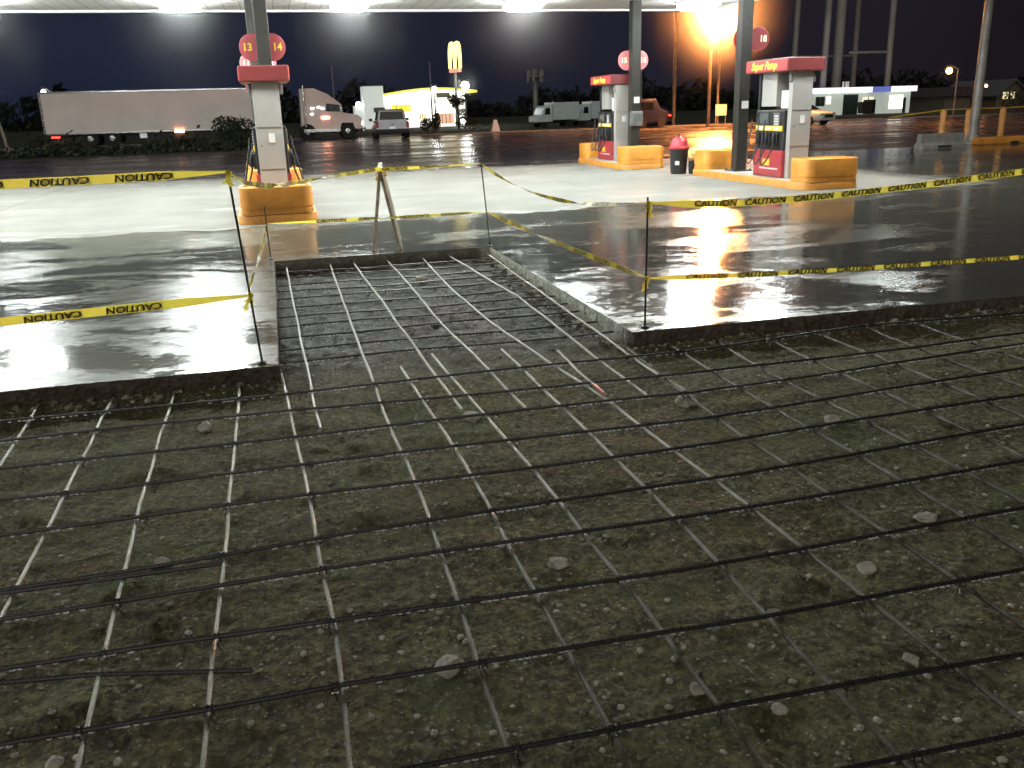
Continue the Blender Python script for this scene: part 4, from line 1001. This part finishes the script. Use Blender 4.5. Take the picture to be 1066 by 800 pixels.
a = far(984, 100, 88); c = far(1012, 90, 88)
house('dark_house', 'dark low house with a broad roof under the orange street lamp', a.x, c.x, 88, a.z, c.z, False)

# ================================================================== POLES, LAMPS, TOWER
def pole(x, y, h, r0, r1, label, nm='light_pole', mat='pole_metal', arm=None, lamp=None, lr=.2, base=False, lean=0., group=None):
    t_ = thing(nm, label, nm.split('_')[-1] if nm != 'utility_pole' else 'pole', (x, y, 0), 0, group)
    b = MB(); b.tube([(lean*f_, 0, h*f_) for f_ in (0, .25, .5, .75, 1)], [r0+(r1-r0)*f_ for f_ in (0, .25, .5, .75, 1)], 12); b.build('shaft', MT[mat], t_, smooth=True)
    if base: b = MB(); b.lathe((0, 0, 0), [(r0*2.2, 0), (r0*2.2, .05), (r0*1.5, .12), (r0*1.2, .3)], 14); b.build('base', MT[mat], t_, smooth=True)
    if lamp:
        ax, ay = arm or (0, 0)
        if arm: b = MB(); b.tube([(lean, 0, h-.1), (lean+ax*.5, ay*.5, h+.1), (lean+ax, ay, h+.08)], .05, 8); b.build('arm', MT[mat], t_, smooth=True)
        b = MB(); b.lathe((lean+ax, ay, h+.08), [(lr*.5, .18), (lr*1.15, .10), (lr*1.25, -.02)], 14); hd = b.build('lamp_head', MT['grey'], t_, smooth=True)
        b = MB(); b.ball((lean+ax, ay-lr*.2, h-lr*.85), lr, 0, 2, (1, 1, 1)); b.build('bulb', MT[lamp], hd, smooth=True)
    return t_
# orange lot lamp
SL = far(744, 12, 58)
pole(far(737, 130, 58).x, 58, SL.z, .13, .10, 'tall pole carrying the glaring orange lamp above the lot', 'street_lamp', 'pole_wood', (SL.x-far(737, 130, 58).x, -.5), 'lamp_sodium', .42)
pole(far(743, 130, 62).x+.25, 62, 7.6, .11, .09, 'timber pole standing just right of the orange lamp pole', 'utility_pole', 'pole_wood', group='utility poles')
pole(far(701, 130, 64).x, 64, 9.5, .14, .11, 'timber pole standing left of the orange lamp, beyond the bin', 'utility_pole', 'pole_wood', group='utility poles')
q = far(668, 70, 66); pole(q.x, 66, q.z, .06, .05, 'thin pole just right of the middle column', 'utility_pole', 'pole_metal', group='utility poles')
q = far(447, 64, 80); pole(q.x, 80, q.z, .07, .05, 'thin flagpole in front of the restaurant roof', 'flag_pole')
q = far(345, 69, 85); pole(q.x, 85, q.z, .06, .05, 'thin faint pole rising behind the truck tractor', 'utility_pole', group='utility poles')
q = far(484, 86, 82); pole(q.x, 82, q.z, .09, .06, 'glaring white lamp right of the restaurant under the arches', 'street_lamp', lamp='lamp_white', lr=.33)
q = far(452, 91, 88); pole(q.x, 88, q.z, .09, .06, 'white lamp in front of the restaurant roof', 'street_lamp', lamp='lamp_white', lr=.26)
q = far(482, 128, 84); t_ = pole(q.x, 84, .7, .05, .05, 'low white lamp glowing at the restaurant drive', 'path_lamp', lamp='lamp_white', lr=.26)
q = far(45, 94, 75); pole(far(50, 84, 75).x, 75, q.z, .07, .06, 'pole with a small white lamp at the rear of the trailer', 'street_lamp', arm=(q.x-far(50, 84, 75).x, 0), lamp='lamp_small', lr=.17)
q = far(5, 147, 56); pole(q.x+.1, 56, 2.6, .09, .07, 'pale pole on a flared base at the left edge beyond the hedge', 'sign_pole', base=True, lean=-.35)
q = far(988, 71, 66); pole(q.x+.9, 66, q.z, .07, .05, 'orange street lamp above the dark house', 'street_lamp', arm=(-.9, 0), lamp='lamp_orange', lr=.26)
q = far(1027, 85, 78); pole(q.x-.9, 78, q.z-.3, .06, .05, 'small orange street lamp right of the big pole', 'street_lamp', arm=(.9, 0), lamp='lamp_orange', lr=.14)
def mist(c, rad, dens_, label):  # ball of mist added around a lamp to imitate lens glare
    t = NT('glare_mist'); d = t.new('ShaderNodeVectorMath', operation='LENGTH'); t.put(d.inputs[0], t.obj())
    k = t.math('POWER', t.math('SUBTRACT', 1, t.math('MULTIPLY', d.outputs['Value'], 1/rad), clamp=True), 3.)
    v = t.new('ShaderNodeVolumeScatter'); v.inputs['Anisotropy'].default_value = .55; v.inputs['Color'].default_value = (1, 1, 1, 1)
    t.put(v.inputs['Density'], t.math('MULTIPLY', k, dens_)); t.l.new(v.outputs[0], t.out.inputs['Volume'])
    for l_ in list(t.out.inputs['Surface'].links): t.l.remove(l_)
    b = MB(); b.ball((0, 0, 0), rad, 0, 3); o = b.build('mist', t.m); o.location = c
    return tag(o, label, 'mist', kind='stuff')
mist(SL, 6.0, .22, 'added mist imitating glare around the orange lamp')
q = far(988, 72, 66); mist(q, 1.6, .10, 'added mist imitating glare around the orange lamp above the dark house')
q = far(484, 87, 82); mist(q, 2.4, .16, 'added mist imitating glare around the white lamp by the restaurant')
for x in (-6.15, -1.75, 2.2, 6.6):
    mist((x, 23.7, CZ-.25), 3.0, .03, 'added mist imitating glare under the %s lamp along the far canopy edge' % {-6.15: 'leftmost', -1.75: 'second', 2.2: 'third', 6.6: 'fourth'}[x])
b = MB()
for i in range(9):
    a0, a1 = R(10+160*i/9), R(10+160*(i+1)/9)
    b.add([(.62*math.cos(a0), .62*math.sin(a0), -.75), (.62*math.cos(a1), .62*math.sin(a1), -.75), (.5*math.cos(a1), .5*math.sin(a1), .45), (.5*math.cos(a0), .5*math.sin(a0), .45)], [(0, 1, 2, 3)])
lp = [o for o in bpy.data.objects if o.get('label', '').startswith('tall pole carrying')][0]
o = b.build('back_shield', MT['grey'], lp, fix=False); o.location = (SL.x-lp.location.x, -.5, SL.z-.35)  # shield added behind the bulb to keep its light off the far trucks
# big pole at the right
PY = 26.8; q = far(1012, 150, PY); qt = far(1030, 0, PY)
pole(q.x, PY, 9.5, .165, .11, 'tall grey light pole standing among the orange bollards', 'light_pole', 'pole_metal', base=True, lean=(qt.x-q.x)*.6)
# cell tower
q = far(557, 72, 120); t_ = thing('cell_tower', 'distant slim cell tower with an antenna cluster on top', 'tower', (q.x, 120, 0))
b = MB(); b.tube([(0, 0, 0), (0, 0, q.z)], [.42, .3], 10); b.build('mast', MT['pole_metal'], t_, smooth=True)
for a in range(6):
    an = a*PI/3; b = MB(); b.box((1.0*math.cos(an), 1.0*math.sin(an), q.z-.9), (.3, .3, 1.6), 0, .05); b.build('antenna', MT['pole_metal'], t_)
b = MB(); b.lathe((0, 0, q.z-1.0), [(1.05, -.08), (1.1, 0), (1.05, .08)], 12); b.build('platform', MT['pole_metal'], t_)
# water tower: legs, riser and ring beam in view
WY = 96.; s_ = WY/75.
t_ = thing('water_tower', 'tall grey water tower legs and riser rising behind the low white building', 'water tower', (50.4*s_, WY, 0))
TZ = 26.
lx = lambda px: far(px, 57, WY).x-50.4*s_
for px, py in ((838, -4), (847, 4), (884, 5), (903, -4), (911.5, 4)):
    x = lx(px); b = MB(); b.tube([(x*1.02, py, 0), (x, py, 7), (x*.96, py, TZ)], .34, 12); b.build('leg', MT['tower_steel'], t_, smooth=True)
b = MB(); b.tube([(lx(872.5), 0, 0), (lx(872.5), 0, TZ)], .55, 16); b.build('riser', MT['tower_steel'], t_, smooth=True)
zb = far(880, 57, WY).z
for xa, xb, py in ((862, 904, -4), (847, 911, 4)): b = MB(); b.tube([(lx(xa), py, zb), (lx(xb), py, zb)], .14, 8); b.build('strut', MT['tower_steel'], t_, smooth=True)
b = MB(); b.lathe((0, 0, TZ), [(1, -1.5), (5.5, 0), (6.5, 2.5), (6.2, 5), (3.5, 7), (.5, 7.8)], 28); b.build('tank', MT['tower_steel'], t_, smooth=True)

# bollards, tape between them, barrier, painted kerb at the right
bt = []
for px, lab in ((979, 'orange bollard behind the concrete barrier, leftmost of three'), (1005, 'orange bollard right beside the tall light pole'), (1040, 'orange bollard rightmost of three near the right edge')):
    Yb = 27.6; q = far(px, 150, Yb)
    t_ = thing('bollard', lab, 'bollard', (q.x, Yb, 0), 0, 'orange bollards'); bt.append(q.x)
    b = MB(); b.lathe((0, 0, 0), [(.105, 0), (.105, 1.05), (.09, 1.10), (.05, 1.13)], 16); b.build('post', MT['orange_post'], t_, smooth=True)
    b = MB(); b.lathe((0, 0, 0), [(.17, 0), (.17, .02), (.11, .03)], 16); b.build('base', MT['concrete'], t_, smooth=True)
b = MB(); b.tube([(bt[0]-2.2, 27.6, .95)]+[(x, 27.6, 1.145) for x in bt]+[(bt[2]+2.5, 27.7, 1.16)], .02, 6)
tag(b.build('barrier_rope', MT['tape'], smooth=True), 'thin yellow line strung along the tops of the orange bollards', 'rope')
q = far(958, 156, 25.2); q1 = far(1003, 153, 25.2)
t_ = thing('concrete_barrier', 'low dark concrete barrier block in front of the left bollard', 'barrier', (q.x, 25.3, 0))
b = MB(); b.prism([(-.22, 0), (.22, 0), (.22, .1), (.12, .2), (.1, .46), (-.1, .46), (-.12, .2), (-.22, .1)], 0, q1.x-q.x, 'X'); b.build('body', MT['concrete'], t_)
b = MB(); b.box(((q1.x-q.x)/2, -.225, .06), (.5, .02, .08), 0, .01); b.build('fork_slot', MT['chassis'], t_)
q = far(1014, 150, 26.0)
b = MB(); b.box((q.x+3.4, 26.0, .12), (6.8, .28, .25), 0, .05)
for k in range(2): b.box((q.x+1.5+k*3.4, 25.85, .05), (.3, .06, .08), 1)
tag(b.build('wheel_stop', [MT['yellow'], MT['chassis']]), 'long yellow painted wheel stop right of the light pole', 'wheel stop')
# signs
q = far(750, 131, 60); t_ = thing('notice_board', 'pale board sign on two posts behind the middle of the lot', 'sign', (q.x, 60, 0))
b = MB(); b.box((0, 0, 1.05), (.85, .05, .75), 0, .01); b.build('board', MT['white'], t_)
for s_ in (-1, 1): b = MB(); b.tube([(s_*.38, .05, 0), (s_*.38, .05, 1.45)], .035, 8); b.build('post', MT['pole_metal'], t_, smooth=True)
q = far(521, 137, 61); t_ = thing('sandwich_board', 'small white A frame board standing on the far grass', 'sign', (q.x, 62.4, 0))
for s_ in (-1, 1):
    b = MB(); b.add([(-.28, s_*.3, 0), (.28, s_*.3, 0), (.12, s_*.02, .85), (-.12, s_*.02, .85)], [(0, 1, 2, 3)]); b.build('panel', MT['white'], t_, fix=False)
b = MB(); b.tube([(-.14, 0, .86), (.14, 0, .86)], .03, 8); b.build('hinge', MT['grey'], t_)

# ================================================================== PLANTS
def leaves(b, n, fn, s0, s1):
    for _ in range(n):
        c = Vector(fn()); s_ = random.uniform(s0, s1); a = Vector((random.gauss(0, 1), random.gauss(0, 1), random.gauss(0, 1))).normalized(); d = a.orthogonal().normalized(); e = a.cross(d)
        b.add([c-d*s_, c+e*s_*.45, c+d*s_, c-e*s_*.45], [(0, 1, 2, 3)])
def blob(c, r):
    def f():
        while 1:
            v = [random.uniform(-1, 1) for _ in range(3)]; q_ = sum(x*x for x in v)
            if .2 < q_ < 1: return (c[0]+v[0]*r[0], c[1]+v[1]*r[1], c[2]+v[2]*r[2])
    return f
def shrub(px, Y, w, h, label, n=700, nm='shrub', grp='shrubs by the far lot'):
    q_ = far(px, 150, Y); t_ = thing(nm, label, 'shrub', (q_.x, Y, 0), 0, grp)
    b = MB()
    for i in range(5): leaves(b, n//5, blob((random.uniform(-.35, .35)*w, random.uniform(-.2, .2), h*random.uniform(.4, .68)), (w*.33, .4, h*.34)), .05, .12)
    b.build('foliage', MT['leaf'], t_, fix=False)
    b = MB()
    for i in range(4): b.tube([(random.uniform(-.1, .1)*w, 0, 0), (random.uniform(-.3, .3)*w, random.uniform(-.15, .15), h*.6)], [.03, .012], 6)
    b.build('stems', MT['bark'], t_, smooth=True)
shrub(243, 47.5, 1.9, 1.75, 'dark ragged shrub in front of the trailer beside the left pump', 1300)
shrub(447, 66, 1.0, 1.25, 'dark shrub silhouetted against the restaurant doorway, left one', 600)
shrub(455, 66, .6, 1.75, 'taller dark shrub silhouetted against the restaurant', 500)
shrub(492, 70, 2.4, 1.1, 'low spreading dark shrub beside the white path lamp', 700)
shrub(1057, 60, 4.2, 2.0, 'dark bush in front of the gabled house at the right edge', 900)
q = far(478, 140, 76); t_ = thing('tree', 'small dark tree standing under the arch sign', 'tree', (q.x, 76, 0))
b = MB(); b.tube([(0, 0, 0), (.03, 0, .8), (.0, 0, 1.8)], [.09, .07, .04], 8)
for i in range(5): a = i*1.3; b.tube([(0, 0, 1.0+.12*i), (.5*math.cos(a), .5*math.sin(a), 1.7+.15*i)], [.035, .012], 6)
b.build('trunk', MT['bark'], t_, smooth=True)
b = MB()
for i in range(9): leaves(b, 130, blob((random.uniform(-.5, .5), random.uniform(-.4, .4), random.uniform(1.3, 2.6)), (.38, .38, .32)), .06, .12)
b.build('crown', MT['leaf'], t_, fix=False)
b = MB()
def hd():
    x = random.uniform(-45, 0); return (x, random.uniform(47, 49), max(.05, abs(random.gauss(.3, .22))*(.8+.35*math.sin(x*1.1)+.2*math.sin(x*3.3))))
leaves(b, 9000, hd, .08, .2)
tag(b.build('hedge', MT['leaf'], fix=False), 'long low dark hedge across the left behind the lot', 'hedge', kind='stuff')
b = MB(); b.add([(-70, 46.6, 0), (-.4, 46.6, 0), (-.4, 49.6, 0), (-70, 49.6, 0)], [(0, 1, 2, 3)])
tag(b.build('path_verge', MT['verge'], fix=False), kind='structure')
b = MB()
def tl():
    x = random.uniform(-190, 260); h_ = 2.2+1.6*math.sin(x*.11)+1.2*math.sin(x*.37+1)+.8*math.sin(x*.9)
    return (x, random.uniform(168, 182), random.uniform(0, max(1.2, h_+2)))
leaves(b, 16000, tl, .5, 1.3)
tag(b.build('treeline', MT['leaf_far'], fix=False), 'far dark treeline along the horizon', 'treeline', kind='stuff')

# ================================================================== LIGHT
w = bpy.data.worlds.new('World'); sc.world = w; w.use_nodes = True
nt = w.node_tree; bg = nt.nodes['Background']
sky = nt.nodes.new('ShaderNodeTexSky'); sky.sky_type = 'NISHITA'; sky.sun_disc = False
sky.sun_elevation = R(-3.5); sky.sun_rotation = R(200); sky.air_density = 1.5
tcn = nt.nodes.new('ShaderNodeTexCoord'); sp = nt.nodes.new('ShaderNodeSeparateXYZ'); nt.links.new(tcn.outputs['Generated'], sp.inputs[0])
mr = nt.nodes.new('ShaderNodeMapRange'); nt.links.new(sp.outputs[0], mr.inputs[0]); mr.inputs[1].default_value = -.15; mr.inputs[2].default_value = .72
mx = nt.nodes.new('ShaderNodeMix'); mx.data_type = 'RGBA'; nt.links.new(mr.outputs[0], mx.inputs[0])
mx.inputs[6].default_value = (.0125, .017, .035, 1); mx.inputs[7].default_value = (.012, .0085, .0115, 1)
ns = nt.nodes.new('ShaderNodeTexNoise'); ns.inputs['Scale'].default_value = 3.5; nt.links.new(tcn.outputs['Generated'], ns.inputs['Vector'])
nm_ = nt.nodes.new('ShaderNodeMapRange'); nt.links.new(ns.outputs['Fac'], nm_.inputs[0]); nm_.inputs[1].default_value = .3; nm_.inputs[2].default_value = .7; nm_.inputs[3].default_value = .8; nm_.inputs[4].default_value = 1.2
m2 = nt.nodes.new('ShaderNodeVectorMath'); m2.operation = 'SCALE'; nt.links.new(mx.outputs[2], m2.inputs[0]); nt.links.new(nm_.outputs[0], m2.inputs['Scale'])
m3 = nt.nodes.new('ShaderNodeVectorMath'); m3.operation = 'MULTIPLY_ADD'; nt.links.new(sky.outputs[0], m3.inputs[0]); m3.inputs[1].default_value = (.04, .04, .04); nt.links.new(m2.outputs[0], m3.inputs[2])
nt.links.new(m3.outputs[0], bg.inputs[0]); bg.inputs[1].default_value = 1.0
sd = bpy.data.lights.new('night_fill', 'SUN'); sd.energy = .75; sd.angle = R(60); sd.color = (1., .95, .82)  # soft fill lamp added from behind the camera to lift the near sides
so = bpy.data.objects.new('night_fill', sd); col.objects.link(so); so.rotation_euler = (R(48), 0, R(-22))

sc.view_settings.view_transform = 'Standard'; sc.view_settings.look = 'None'; sc.view_settings.exposure = 0
sc.render.engine = 'CYCLES'; sc.cycles.use_denoising = True; sc.cycles.max_bounces = 8; sc.cycles.sample_clamp_indirect = 6
